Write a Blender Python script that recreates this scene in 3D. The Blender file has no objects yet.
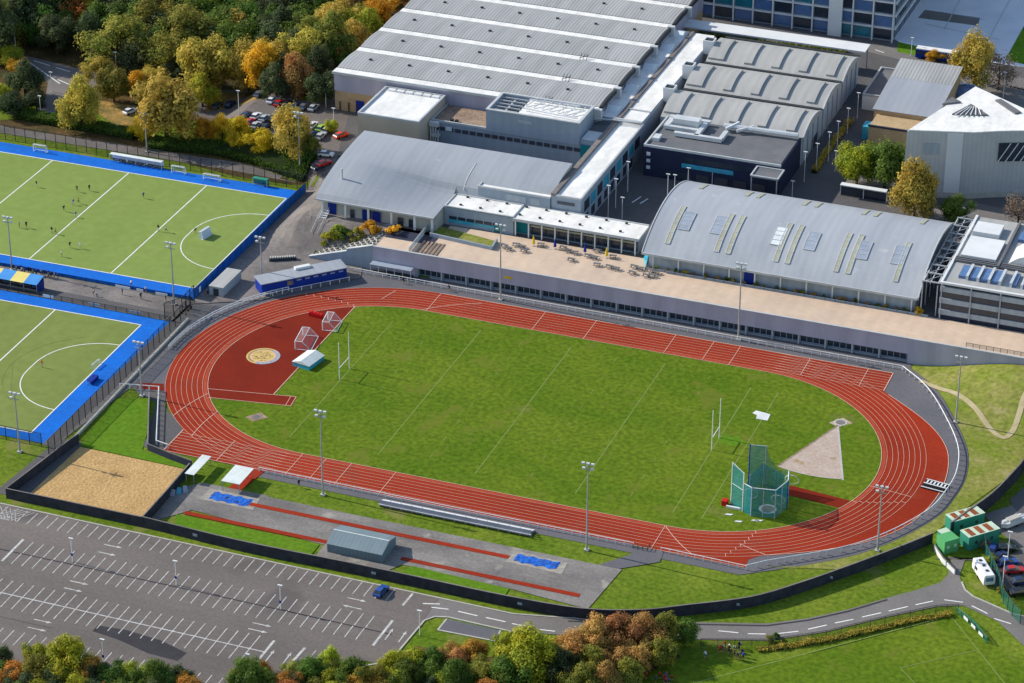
import bpy, bmesh, math, random
from mathutils import Vector, Matrix
from math import sin, cos, pi, radians, hypot, atan2, sqrt
random.seed(7)
R = random.random
scn = bpy.context.scene
COL = scn.collection

# ------------------------------------------------------------------ camera
CX, CY, CZ, YAW, PIT, ROL, FPX = 192.573, -529.970, 318.899, -0.359007618, 0.490353, 0.0038179, 2858.631
_fw = Vector((cos(PIT)*sin(YAW), cos(PIT)*cos(YAW), -sin(PIT)))
_r0 = Vector((cos(YAW), -sin(YAW), 0)); _u0 = _r0.cross(_fw)
_r = _r0*cos(ROL)+_u0*sin(ROL); _u = -_r0*sin(ROL)+_u0*cos(ROL)
cam = bpy.data.objects.new('camera', bpy.data.cameras.new('camera'))
COL.objects.link(cam)
m = Matrix((( _r.x, _u.x, -_fw.x), (_r.y, _u.y, -_fw.y), (_r.z, _u.z, -_fw.z))).to_4x4()
m.translation = (CX, CY, CZ); cam.matrix_world = m
cam.data.sensor_width = 36; cam.data.lens = FPX/1024*36
cam.data.clip_start = 1; cam.data.clip_end = 20000
scn.camera = cam

# ------------------------------------------------------------------ terrain
PL = 5.3
def S(t):
    t = max(0., min(1., t)); return t*t*(3-2*t)
def h(x, y):
    xm = -97 if y < 90 else -97-43*min(1, (y-90)/22)
    a = PL*S((x-xm)/11)*S((y-53)/12)
    b = 0
    if y < 53.5: b = 5.0*S((x-73)/29)*S((y-28)/25)
    elif x > 73: a = max(a, 5.0*S((x-73)/29))
    return max(a, b)
def ray(px, py, z):
    d = _fw + _r*((px-512)/FPX) - _u*((py-341.5)/FPX)
    t = (z-CZ)/d.z
    return Vector((CX, CY, CZ)) + d*t
def G(px, py, dz=0):
    """point of the terrain (plus dz) seen at a position of the survey photograph"""
    z = 0
    for _ in range(14):
        p = ray(px, py, z+dz); z = z*.4+h(p.x, p.y)*.6
    return Vector((p.x, p.y, z))
def Gs(pts): return [(G(*p).x, G(*p).y) for p in pts]

# ------------------------------------------------------------------ materials
MATS = {}
def mat(name, c, rough=.85, c2=None, scale=.3, amt=1, metal=0, bump=0, bscale=4, stripe=None, alpha=None, fine=None, spec=.06, detail=6, blotch=None, st=None):
    mt = bpy.data.materials.new(name); mt.use_nodes = True
    nt = mt.node_tree; N = nt.nodes; Lk = nt.links
    bs = N['Principled BSDF']
    bs.inputs['Roughness'].default_value = rough
    bs.inputs['Metallic'].default_value = metal
    bs.inputs['Specular IOR Level'].default_value = spec
    tc = N.new('ShaderNodeTexCoord')
    out = None
    if c2 is None: c2 = tuple(v*.82 for v in c)
    nz = N.new('ShaderNodeTexNoise'); nz.inputs['Scale'].default_value = scale; nz.inputs['Detail'].default_value = detail
    nz.inputs['Roughness'].default_value = .65
    if st:
        mp0 = N.new('ShaderNodeMapping'); mp0.inputs['Scale'].default_value = st
        Lk.new(tc.outputs['Object'], mp0.inputs['Vector']); Lk.new(mp0.outputs['Vector'], nz.inputs['Vector'])
    else: Lk.new(tc.outputs['Object'], nz.inputs['Vector'])
    mr = N.new('ShaderNodeMapRange'); mr.inputs['From Min'].default_value = .36; mr.inputs['From Max'].default_value = .64
    mr.inputs['To Max'].default_value = amt
    Lk.new(nz.outputs['Fac'], mr.inputs['Value'])
    mx = N.new('ShaderNodeMix'); mx.data_type = 'RGBA'
    mx.inputs['A'].default_value = (*c, 1); mx.inputs['B'].default_value = (*c2, 1)
    Lk.new(mr.outputs['Result'], mx.inputs['Factor']); out = mx.outputs['Result']
    if fine:                                   # (scale, strength) fine grain multiplying the colour
        n2 = N.new('ShaderNodeTexNoise'); n2.inputs['Scale'].default_value = fine[0]; n2.inputs['Detail'].default_value = 3
        Lk.new(tc.outputs['Object'], n2.inputs['Vector'])
        m2 = N.new('ShaderNodeMapRange'); m2.inputs['From Min'].default_value = .3; m2.inputs['From Max'].default_value = .7
        m2.inputs['To Min'].default_value = 1-fine[1]; m2.inputs['To Max'].default_value = 1+fine[1]
        Lk.new(n2.outputs['Fac'], m2.inputs['Value'])
        vm = N.new('ShaderNodeVectorMath'); vm.operation = 'SCALE'
        Lk.new(out, vm.inputs[0]); Lk.new(m2.outputs['Result'], vm.inputs['Scale']); out = vm.outputs['Vector']
    if blotch:                                 # (scale, threshold, colour) stains with a shape of their own
        n3 = N.new('ShaderNodeTexNoise'); n3.inputs['Scale'].default_value = blotch[0]; n3.inputs['Detail'].default_value = 5
        mpp = N.new('ShaderNodeMapping'); mpp.inputs['Location'].default_value = (31, 7, 3)
        Lk.new(tc.outputs['Object'], mpp.inputs['Vector']); Lk.new(mpp.outputs['Vector'], n3.inputs['Vector'])
        m3 = N.new('ShaderNodeMapRange'); m3.inputs['From Min'].default_value = blotch[1]; m3.inputs['From Max'].default_value = blotch[1]+.08
        m3.inputs['To Max'].default_value = .75
        Lk.new(n3.outputs['Fac'], m3.inputs['Value'])
        mb = N.new('ShaderNodeMix'); mb.data_type = 'RGBA'; mb.inputs['B'].default_value = (*blotch[2], 1)
        Lk.new(m3.outputs['Result'], mb.inputs['Factor']); Lk.new(out, mb.inputs['A']); out = mb.outputs['Result']
    if stripe:                                 # (axis, period, strength)
        ax, per, st = stripe
        sp = N.new('ShaderNodeSeparateXYZ'); Lk.new(tc.outputs['Object'], sp.inputs[0])
        ma = N.new('ShaderNodeMath'); ma.operation = 'MULTIPLY'; ma.inputs[1].default_value = 2*pi/per
        Lk.new(sp.outputs[ax], ma.inputs[0])
        sn = N.new('ShaderNodeMath'); sn.operation = 'SINE'; Lk.new(ma.outputs[0], sn.inputs[0])
        m4 = N.new('ShaderNodeMapRange'); m4.inputs['From Min'].default_value = -1
        m4.inputs['To Min'].default_value = 1-st; m4.inputs['To Max'].default_value = 1+st*.4
        Lk.new(sn.outputs[0], m4.inputs['Value'])
        vm = N.new('ShaderNodeVectorMath'); vm.operation = 'SCALE'
        Lk.new(out, vm.inputs[0]); Lk.new(m4.outputs['Result'], vm.inputs['Scale']); out = vm.outputs['Vector']
    Lk.new(out, bs.inputs['Base Color'])
    if bump:
        nb = N.new('ShaderNodeTexNoise'); nb.inputs['Scale'].default_value = bscale; nb.inputs['Detail'].default_value = 4
        Lk.new(tc.outputs['Object'], nb.inputs['Vector'])
        bp = N.new('ShaderNodeBump'); bp.inputs['Strength'].default_value = 1; bp.inputs['Distance'].default_value = bump
        Lk.new(nb.outputs['Fac'], bp.inputs['Height']); Lk.new(bp.outputs['Normal'], bs.inputs['Normal'])
    if alpha is not None: bs.inputs['Alpha'].default_value = alpha
    MATS[name] = mt
    return mt
def leafmat(name, c, c2, c3=None):
    mt = mat(name, c, .7, c2, scale=.9, spec=.15, detail=3, fine=(3., .35))
    nt = mt.node_tree; N = nt.nodes; Lk = nt.links; bs = N['Principled BSDF']
    src = bs.inputs['Base Color'].links[0].from_socket
    oi = N.new('ShaderNodeObjectInfo')
    hs = N.new('ShaderNodeHueSaturation'); Lk.new(src, hs.inputs['Color'])
    a = N.new('ShaderNodeMapRange'); a.inputs['To Min'].default_value = .478; a.inputs['To Max'].default_value = .522
    Lk.new(oi.outputs['Random'], a.inputs['Value']); Lk.new(a.outputs['Result'], hs.inputs['Hue'])
    b = N.new('ShaderNodeMapRange'); b.inputs['To Min'].default_value = .75; b.inputs['To Max'].default_value = 1.2
    w = N.new('ShaderNodeMath'); w.operation = 'FRACT'; ww = N.new('ShaderNodeMath'); ww.operation = 'MULTIPLY'; ww.inputs[1].default_value = 7.31
    Lk.new(oi.outputs['Random'], ww.inputs[0]); Lk.new(ww.outputs[0], w.inputs[0]); Lk.new(w.outputs[0], b.inputs['Value'])
    Lk.new(b.outputs['Result'], hs.inputs['Value'])
    Lk.new(hs.outputs['Color'], bs.inputs['Base Color'])
    tr = N.new('ShaderNodeBsdfTranslucent'); Lk.new(hs.outputs['Color'], tr.inputs['Color'])
    ms = N.new('ShaderNodeMixShader'); ms.inputs[0].default_value = .4
    Lk.new(bs.outputs[0], ms.inputs[1]); Lk.new(tr.outputs[0], ms.inputs[2])
    Lk.new(ms.outputs[0], N['Material Output'].inputs['Surface'])
    return mt
M = MATS
mat('grass', (.086,.148,.010), .95, (.145,.192,.020), scale=.07, bump=.08, bscale=1.5, fine=(1.0,.30), blotch=(.12,.60,(.20,.195,.06)), detail=10)
mat('infield', (.074,.136,.007), .95, (.122,.172,.013), scale=.06, bump=.05, bscale=3, fine=(.9,.30), blotch=(.13,.60,(.135,.160,.022)), detail=12, st=(.6,1,1))
mat('rough_grass', (.15,.20,.022), .95, (.25,.24,.07), scale=.12, bump=.1, bscale=1, fine=(.9,.25), blotch=(.2,.6,(.33,.29,.13)))
mat('bright_grass', (.085,.19,.010), .95, (.11,.20,.014), scale=.1, bump=.05, bscale=2, fine=(.9,.2))
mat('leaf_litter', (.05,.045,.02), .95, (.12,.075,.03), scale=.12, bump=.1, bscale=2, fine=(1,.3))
mat('leafy_lawn', (.36,.22,.07), .95, (.14,.12,.04), scale=.2, fine=(1,.3))
mat('track_red', (.32,.034,.013), .8, (.235,.025,.010), scale=.05, fine=(1.5,.10), st=(.3,1,1), blotch=(.10,.60,(.26,.038,.019)), detail=9)
mat('dark_red', (.20,.020,.009), .8, (.165,.017,.008), scale=.1, fine=(2,.08))
mat('line_pink', (.74,.46,.36), .8)
mat('line_faint', (.20,.26,.07), .9)
mat('line_white', (.80,.80,.78), .7, scale=1.2)
mat('line_worn', (.60,.60,.58), .8, (.36,.35,.35), scale=1.1)
mat('hockey', (.215,.285,.074), .9, (.19,.258,.066), scale=.035, fine=(.4,.07), st=(1,.2,1), detail=9)
mat('hockey_b', (.19,.235,.064), .9, (.168,.21,.056), scale=.035, fine=(.4,.08), st=(1,.2,1), detail=9)
mat('hockey_blue', (.010,.145,.60), .9, (.014,.125,.50), scale=.12, fine=(.8,.10), detail=9)
mat('asphalt', (.185,.160,.148), .9, (.132,.116,.110), scale=.05, fine=(1.5,.12), blotch=(.045,.60,(.105,.093,.090)), st=(.3,1,1), detail=9)
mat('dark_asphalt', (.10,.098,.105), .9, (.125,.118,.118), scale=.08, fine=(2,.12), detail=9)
mat('patch_asphalt', (.055,.052,.06), .9, fine=(2,.1))
mat('road', (.20,.185,.18), .9, (.16,.15,.145), scale=.08, fine=(2,.1))
mat('apron', (.14,.135,.15), .9, (.12,.12,.135), scale=.1, fine=(2,.1))
mat('old_concrete', (.24,.215,.205), .9, (.15,.135,.13), scale=.10, fine=(1.2,.15), blotch=(.1,.62,(.22,.19,.17)))
mat('stained_concrete', (.25,.232,.218), .9, (.145,.135,.132), scale=.11, fine=(1.5,.15), blotch=(.2,.62,(.36,.33,.29)), st=(.5,1,1), detail=9)
mat('kerb', (.48,.46,.42), .9, scale=.8)
mat('sand', (.52,.335,.15), .95, (.44,.28,.12), scale=.25, bump=.2, bscale=1.6, fine=(1.6,.2), blotch=(.16,.62,(.38,.235,.10)), st=(1,.5,1), detail=9)
mat('cinder', (.42,.32,.26), .95, (.46,.38,.33), scale=.3, fine=(1.5,.15), blotch=(.25,.6,(.30,.20,.08)))
mat('pit_concrete', (.38,.35,.31), .9, (.26,.24,.22), scale=.5, fine=(1.5,.12))
mat('path_dirt', (.50,.42,.27), .95, (.36,.30,.16), scale=.4)
mat('deck', (.62,.475,.36), .9, (.53,.41,.32), scale=.10, fine=(.8,.07), detail=9, stripe=(0,3.3,.03))
mat('roof_hall', (.34,.36,.40), .5, (.285,.305,.345), scale=.16, st=(1,.12,1), stripe=(0,1.9,.03), blotch=(.5,.68,(.42,.43,.46)), spec=.2)
mat('roof_hall_b', (.39,.41,.45), .5, (.32,.34,.385), scale=.16, st=(1,.12,1), stripe=(0,1.9,.03), blotch=(.25,.66,(.47,.48,.52)), spec=.2)
mat('roof_corr', (.40,.405,.41), .6, (.31,.315,.32), scale=.3, st=(1,.1,1), stripe=(0,.95,.24), spec=.15)
mat('roof_barrel', (.42,.415,.405), .6, (.35,.35,.34), scale=.25, st=(1,.15,1), stripe=(0,2.4,.05), spec=.15)
mat('roof_white', (.82,.81,.79), .6, (.66,.65,.63), scale=.35, st=(1,.3,1), fine=(.6,.06), blotch=(.8,.66,(.50,.48,.45)))
mat('roof_brown', (.34,.25,.185), .9, (.22,.16,.12), scale=.5, fine=(1.6,.25), blotch=(.6,.66,(.5,.45,.38)))
mat('roof_dark', (.13,.135,.15), .8, (.17,.17,.18), scale=.2)
mat('gutter', (.50,.52,.54), .5)
mat('wall_mauve', (.42,.40,.50), .8, (.35,.34,.43), scale=.3, st=(1,1,.15), stripe=(0,6.6,.05))
mat('wall_grey', (.36,.39,.44), .6, (.33,.36,.41), scale=.1, stripe=(0,3.2,.04))
mat('wall_bluegrey', (.30,.35,.42), .6, (.26,.31,.38), scale=.1, stripe=(0,2.6,.04))
mat('wall_steel', (.38,.42,.47), .5, (.33,.37,.42), scale=.15, stripe=(0,2.1,.06))
mat('wall_dark', (.05,.055,.085), .6, (.04,.045,.07), scale=.3)
mat('wall_navy', (.03,.035,.075), .55, (.025,.03,.06), scale=.2)
mat('wall_cream', (.52,.44,.35), .8, (.46,.39,.31), scale=.12)
mat('wall_tan', (.47,.34,.20), .9, (.40,.28,.16), scale=.3, fine=(2,.1))
mat('wall_white', (.70,.71,.72), .6, (.62,.63,.65), scale=.1)
mat('wall_hall', (.47,.46,.42), .8, (.38,.38,.36), scale=.2)
mat('wall_black', (.028,.03,.04), .9, (.05,.05,.065), scale=.5)
mat('cladding', (.50,.50,.50), .7, (.44,.44,.45), scale=.15, stripe=(0,1.1,.05))
mat('glass_dark', (.02,.03,.05), .12, (.03,.045,.07), scale=.6, spec=.6)
mat('glass_teal', (.02,.22,.28), .2, (.015,.13,.19), scale=.4, spec=.6)
mat('glass_cyan', (.05,.38,.52), .25, (.03,.28,.42), scale=.5, spec=.6)
mat('glass_blue', (.10,.19,.38), .15, (.07,.14,.30), scale=.6, spec=.6)
mat('skylight_yellow', (.42,.42,.31), .5, (.34,.34,.26), scale=.6)
mat('skylight_white', (.72,.77,.80), .4)
mat('skylight_pale', (.33,.38,.47), .4)
mat('teal_paint', (.015,.20,.23), .5)
mat('blue_paint', (.015,.045,.32), .5, fine=(1,.05))
mat('blue_screen', (.014,.115,.44), .7, (.012,.095,.38), scale=.4)
mat('blue_door', (.015,.035,.26), .5)
mat('blue_tarp', (.02,.10,.46), .5, (.03,.16,.60), scale=.6, bump=.2, bscale=1.2, blotch=(.7,.56,(.05,.06,.13)))
mat('white_paint', (.80,.80,.80), .45)
mat('frame_white', (.72,.73,.75), .5)
mat('dark_metal', (.05,.055,.06), .5)
mat('steel', (.42,.44,.46), .4, metal=.3)
mat('duct', (.66,.68,.70), .35, metal=.2)
mat('black_rubber', (.015,.015,.016), .8)
mat('yellow_paint', (.72,.50,.03), .6)
mat('canvas_yellow', (.80,.66,.22), .7)
mat('canvas_blue', (.08,.30,.70), .7)
mat('red_paint', (.55,.02,.02), .45)
mat('green_metal', (.05,.27,.19), .55, (.035,.21,.15), scale=.4)
mat('green_metal_bright', (.11,.40,.15), .55)
mat('pale_green_roof', (.55,.66,.52), .6)
mat('rust', (.20,.07,.035), .9, (.30,.10,.04), scale=1)
mat('mesh_dark', (.02,.025,.03), .8, alpha=.33)
mat('mesh_green', (.03,.16,.12), .8, alpha=.5)
mat('net_blue', (.008,.27,.33), .8, alpha=.56)
mat('net_white', (.85,.85,.88), .8, alpha=.13)
mat('glass_rail', (.55,.65,.70), .2, alpha=.6)
mat('silver_roof', (.20,.26,.29), .5, (.16,.21,.24), scale=.3, stripe=(0,.9,.06), st=(1,.3,1))
mat('silver_pale', (.68,.73,.72), .4)
mat('bark', (.10,.075,.05), .95, scale=2)
mat('emblem_gold', (.62,.44,.12), .8, (.50,.36,.16), scale=.8)
mat('emblem_blue', (.22,.24,.36), .8, (.45,.40,.38), scale=1.5)
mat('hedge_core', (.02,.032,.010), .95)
mat('skin', (.45,.27,.19), .7); mat('hair', (.03,.02,.015), .8)
mat('cloth_dark', (.018,.02,.035), .9); mat('cloth_white', (.65,.66,.68), .9); mat('cloth_red', (.5,.03,.03), .9)
mat('cloth_blue', (.03,.09,.35), .9); mat('cloth_yellow', (.6,.5,.1), .9); mat('cloth_orange', (.75,.16,.03), .9); mat('cloth_grey', (.2,.2,.22), .9)
LEAF = {'ochre': leafmat('leaf_ochre', (.62,.46,.08), (.36,.31,.06)),
 'gold': leafmat('leaf_gold', (.80,.50,.03), (.58,.38,.03)),
 'yellowgreen': leafmat('leaf_yellowgreen', (.50,.48,.035), (.25,.31,.03)),
 'olive': leafmat('leaf_olive', (.34,.30,.05), (.16,.19,.035)),
 'green': leafmat('leaf_green', (.15,.23,.035), (.08,.145,.025)),
 'dark': leafmat('leaf_dark', (.11,.14,.055), (.06,.085,.038)),
 'orange': leafmat('leaf_orange', (.62,.27,.045), (.40,.22,.05)),
 'russet': leafmat('leaf_russet', (.60,.30,.10), (.38,.26,.08)),
 'bare': leafmat('leaf_bare', (.36,.27,.20), (.26,.2,.15))}
CARC = {'white': (.75,.76,.78), 'silver': (.42,.44,.46), 'black': (.012,.012,.015), 'blue': (.02,.07,.30), 'navy': (.015,.03,.09),
        'red': (.45,.015,.015), 'green': (.30,.50,.04), 'grey': (.12,.125,.135), 'orange-red': (.75,.07,.02)}
for k, v in CARC.items(): mat('car_'+k, v, .25, v, spec=.6)

# ------------------------------------------------------------------ builders
def tag(o, label=None, cat=None, group=None, kind=None):
    if label: o['label'] = label
    if cat: o['category'] = cat
    if group: o['group'] = group
    if kind: o['kind'] = kind
    return o
def thing(name, label, cat, loc=(0,0,0), rz=0, group=None):
    o = bpy.data.objects.new(name, None); COL.objects.link(o)
    o.location = loc; o.rotation_euler = (0,0,rz); o.empty_display_size = .5
    return tag(o, label, cat, group)
class MB:
    def __init__(s): s.v=[]; s.f=[]; s.m=[]; s.mi=0
    def use(s, i): s.mi=i; return s
    def add(s, vs, fs):
        n=len(s.v); s.v+= [tuple(p) for p in vs]
        for f in fs: s.f.append([i+n for i in f]); s.m.append(s.mi)
        return s
    def box(s, x0,x1,y0,y1,z0,z1):
        return s.add([(x0,y0,z0),(x1,y0,z0),(x1,y1,z0),(x0,y1,z0),(x0,y0,z1),(x1,y0,z1),(x1,y1,z1),(x0,y1,z1)],
            [(0,3,2,1),(4,5,6,7),(0,1,5,4),(1,2,6,5),(2,3,7,6),(3,0,4,7)])
    def quad(s, a,b,c,d): return s.add([a,b,c,d],[(0,1,2,3)])
    def prism(s, poly, z0, z1):
        n=len(poly); z0f = z0 if callable(z0) else (lambda x,y:z0); z1f = z1 if callable(z1) else (lambda x,y:z1)
        vs=[(x,y,z0f(x,y)) for x,y in poly]+[(x,y,z1f(x,y)) for x,y in poly]
        fs=[tuple(range(n-1,-1,-1)), tuple(range(n,2*n))]+[(i,(i+1)%n,n+(i+1)%n,n+i) for i in range(n)]
        return s.add(vs,fs)
    def tube(s, p, q, r0, r1=None, n=6, caps=True):
        p=Vector(p); q=Vector(q); r1=r0 if r1 is None else r1
        d=(q-p).normalized(); a=Vector((0,0,1)) if abs(d.z)<.9 else Vector((1,0,0))
        u=d.cross(a).normalized(); w=d.cross(u)
        vs=[p+(u*cos(2*pi*i/n)+w*sin(2*pi*i/n))*r0 for i in range(n)]+[q+(u*cos(2*pi*i/n)+w*sin(2*pi*i/n))*r1 for i in range(n)]
        fs=[(i,(i+1)%n,n+(i+1)%n,n+i) for i in range(n)]
        if caps: fs+= [tuple(range(n-1,-1,-1)),tuple(range(n,2*n))]
        return s.add(vs,fs)
    def profx(s, prof, x0, x1, thick=None):
        """closed (y,z) profile extruded along x"""
        n=len(prof)
        vs=[(x0,y,z) for y,z in prof]+[(x1,y,z) for y,z in prof]
        fs=[tuple(range(n)), tuple(range(2*n-1,n-1,-1))]+[((i+1)%n,i,n+i,n+(i+1)%n) for i in range(n)]
        return s.add(vs,fs)
    def profy(s, prof, y0, y1):
        n=len(prof)
        vs=[(x,y0,z) for x,z in prof]+[(x,y1,z) for x,z in prof]
        fs=[tuple(range(n)), tuple(range(2*n-1,n-1,-1))]+[((i+1)%n,i,n+i,n+(i+1)%n) for i in range(n)]
        return s.add(vs,fs)
    def build(s, name, mats, parent=None, local=False, smooth=False):
        me=bpy.data.meshes.new(name)
        vs=s.v
        if parent is not None and not local:
            l=parent.location; vs=[(a-l[0],b-l[1],c-l[2]) for a,b,c in vs]
        me.from_pydata(vs,[],s.f)
        if not isinstance(mats,(list,tuple)): mats=[mats]
        for k in mats: me.materials.append(MATS[k] if isinstance(k,str) else k)
        for p,i in zip(me.polygons,s.m): p.material_index=min(i,len(mats)-1)
        bm=bmesh.new(); bm.from_mesh(me); bmesh.ops.recalc_face_normals(bm,faces=bm.faces)
        bm.to_mesh(me); bm.free()
        if smooth:
            for p in me.polygons: p.use_smooth=True
        o=bpy.data.objects.new(name,me); COL.objects.link(o)
        if parent is not None: o.parent=parent
        return o
def inst(src, parent=None, loc=None, rz=None, scale=None):
    c=src.copy(); COL.objects.link(c)
    if parent is not None: c.parent=parent
    if loc is not None: c.location=loc
    if rz is not None: c.rotation_euler=(0,0,rz)
    if scale is not None: c.scale=scale
    return c
CH={}
def copy_thing(t, loc, rz=0, label=None, group=None, scale=None):
    r=t.copy(); COL.objects.link(r); r.location=loc; r.rotation_euler=(0,0,rz)
    if scale: r.scale=scale
    if label: r['label']=label
    if group: r['group']=group
    for ch in list(t.children):
        c=ch.copy(); COL.objects.link(c); c.parent=r
        for g in list(ch.children):
            d=g.copy(); COL.objects.link(d); d.parent=c
    return r
class Proto:
    """first use is the thing itself, later uses are copies"""
    def __init__(s, t): s.t=t; s.used=False
    def put(s, loc, rz=0, label=None, group=None, scale=None):
        if not s.used:
            s.used=True; s.t.location=loc; s.t.rotation_euler=(0,0,rz)
            if label: s.t['label']=label
            if group: s.t['group']=group
            if scale: s.t.scale=scale
            return s.t
        return copy_thing(s.t, loc, rz, label, group, scale)

def drape(name, poly, k, material, kind='structure', dz=None):
    """flat or ground-following sheet; k = layer number"""
    bm=bmesh.new()
    vs=[bm.verts.new((x,y,0)) for x,y in poly]
    f=bm.faces.new(vs); f.normal_update(); bmesh.ops.triangulate(bm,faces=[f])
    xs=[p[0] for p in poly]; ys=[p[1] for p in poly]
    flat=True
    for i in range(25):
        for j in range(25):
            if h(min(xs)+(max(xs)-min(xs))*i/24, min(ys)+(max(ys)-min(ys))*j/24)>1e-4: flat=False
    off=.02*(k+1)
    if dz: off+=dz
    if not flat:
        for ax,lo,hi in ((0,min(xs),max(xs)),(1,min(ys),max(ys))):
            g=math.ceil(lo/GS)*GS
            while g<hi:
                co=[0,0,0]; no=[0,0,0]; co[ax]=g; no[ax]=1
                bmesh.ops.bisect_plane(bm,geom=bm.verts[:]+bm.edges[:]+bm.faces[:],dist=1e-5,plane_co=co,plane_no=no)
                g+=GS
    for v in bm.verts: v.co.z=h(v.co.x,v.co.y)+off
    bm.normal_update()
    for f in bm.faces:
        if f.normal.z<0: f.normal_flip()
    me=bpy.data.meshes.new(name); bm.to_mesh(me); bm.free()
    me.materials.append(MATS[material]); o=bpy.data.objects.new(name,me); COL.objects.link(o)
    if kind: o['kind']=kind
    return o
GS=2.5
def ribbon(mb, pts, w, z, closed=False):
    pts=[Vector((p[0],p[1])) for p in pts]; n=len(pts); L=[];Rr=[]
    for i,p in enumerate(pts):
        a=pts[i-1] if (i>0 or closed) else p; b=pts[(i+1)%n] if (i<n-1 or closed) else p
        d=(b-a).normalized(); nn=Vector((-d.y,d.x))*(w/2)
        L.append(p+nn); Rr.append(p-nn)
    zz=z if callable(z) else (lambda x,y:z)
    N=len(mb.v)
    mb.v+=[(p.x,p.y,zz(p.x,p.y)) for p in L]+[(p.x,p.y,zz(p.x,p.y)) for p in Rr]
    for i in range(n if closed else n-1):
        j=(i+1)%n; mb.f.append([N+i,N+n+i,N+n+j,N+j]); mb.m.append(mb.mi)
    return mb
def arc(cx,cy,r,a0,a1,n=40): return [(cx+r*cos(radians(a0+(a1-a0)*i/n)), cy+r*sin(radians(a0+(a1-a0)*i/n))) for i in range(n+1)]
def structure(o): o['kind']='structure'; return o

# ------------------------------------------------------------------ ground sheet
def axis(lo,hi,far):
    a=[lo+i*GS for i in range(int((hi-lo)/GS)+1)]
    return [-far,-1500,lo-400,lo-150]+a+[a[-1]+150,a[-1]+400,1500,far]
gx=axis(-300,200,6000); gy=axis(-200,350,6000)
vs=[(x,y,h(x,y)-.06) for y in gy for x in gx]; nx=len(gx)
fs=[(j*nx+i,j*nx+i+1,(j+1)*nx+i+1,(j+1)*nx+i) for j in range(len(gy)-1) for i in range(nx-1)]
g=MB(); g.add(vs,fs); structure(g.build('ground','grass'))

# ------------------------------------------------------------------ flat areas
LX,R0,LW=42.195,36.5,1.22
R8=R0+8*LW
# infield
drape('infield_grass', arc(LX,0,R0+.1,-90,90)+arc(-LX,0,R0+.1,90,270), 1, 'infield')
rr_=lambda a: 46.4+4.8*S((a+62)/45) if a<0 else 51.2-4.2*S((a-15)/37)
outer=[(-71.2,-46.3),(62.6,-46.3)]+[(62.4,-43.0)]+[(LX+rr_(a)*cos(radians(a)),rr_(a)*sin(radians(a))) for a in range(-62,52,2)]+[(71.0,37.2),(71.0,46.5)]+[(-42,46.4)]+arc(-LX,0,R8+.1,92,219,60)+[(-71.2,-36.4)]
inner=arc(LX,0,R0,-90,90,60)+arc(-LX,0,R0,90,270,60)
def ringmesh(name, outer, inner, z, material):
    bm=bmesh.new()
    def loop(pts):
        vs=[bm.verts.new((x,y,z)) for x,y in pts]
        return [bm.edges.new((vs[i],vs[(i+1)%len(vs)])) for i in range(len(vs))]
    e=loop(outer)+loop(inner)
    bmesh.ops.triangle_fill(bm,use_beauty=True,use_dissolve=False,edges=e)
    bm.normal_update()
    for f in bm.faces:
        if f.normal.z<0: f.normal_flip()
    me=bpy.data.meshes.new(name); bm.to_mesh(me); bm.free(); me.materials.append(MATS[material])
    o=bpy.data.objects.new(name,me); COL.objects.link(o); return structure(o)
# grey apron round the track
fence_right=[(63.0,-47.0),(66.5,-43.6),(79.5,-33.2),(86.9,-24.0),(92.8,-12.2),(94.6,-3.1),(94.9,6.4),(92.6,17.5),(86.2,30.8),(79.2,41.6),(72.6,48.6)]
def smooth_path(p, n=5):
    out=[]
    for i in range(len(p)-1):
        a=p[max(i-1,0)];b=p[i];c=p[i+1];d=p[min(i+2,len(p)-1)]
        for k in range(n):
            t=k/n
            out.append(tuple(.5*((2*b[j])+(-a[j]+c[j])*t+(2*a[j]-5*b[j]+4*c[j]-d[j])*t*t+(-a[j]+3*b[j]-3*c[j]+d[j])*t**3) for j in (0,1)))
    out.append(p[-1]); return out
fr=[fence_right[0]]+smooth_path(fence_right[1:],5)
fl=arc(-LX,0,48.4,100,190,30)
def offs(path, d):
    out=[]
    for i,p in enumerate(path):
        a=path[max(i-1,0)]; b=path[min(i+1,len(path)-1)]
        l=hypot(b[0]-a[0],b[1]-a[1]); out.append((p[0]+(b[1]-a[1])/l*d, p[1]-(b[0]-a[0])/l*d))
    return out
apron_out=[(-47.5,-46.2),(-47.5,-49.0),(62.3,-49.2)]+offs(fr,2.2)[1:]+[(73.4,53.6),(-67,53.4),(-80,50),(-97,40),(-97,5),(-92,-10),(-92,-22),(-87,-26),(-77,-26),(-77,-46.2)]
drape('apron', apron_out, 0, 'apron')
ringmesh('running_track', outer, inner, .045, 'track_red')
# infield D, runway, circles
Dz=.052
dd=[( -59.1,-14.4)]+[(-59.1,32.4)]+[p for p in arc(-LX,0,R0-.05,90,208,60) if p[0]<-59.2]+[(-74.4,-17.5)]
o=drape('infield_fan', dd, 2, 'dark_red')
rw=drape('javelin_runway', [(-72.6,-21.1),(-53.0,-17.9),(-53.7,-13.6),(-74.3,-17.4)], 3, 'dark_red')
drape('javelin_runway', [(62.2,-11.0),(62.9,-15.0),(75.0,-16.4),(76.2,-12.6)], 2, 'dark_red')
drape('landing_sector', [(65.3,18.2),(57.6,-3.9)]+arc(65.3,18.2,23.6,251,287,10)+[(72.4,-4.9)], 2, 'cinder')
drape('link_strip', Gs([(139.5,383),(163.5,384),(164,391),(136.5,388.5)]), 3, 'dark_red')
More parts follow.
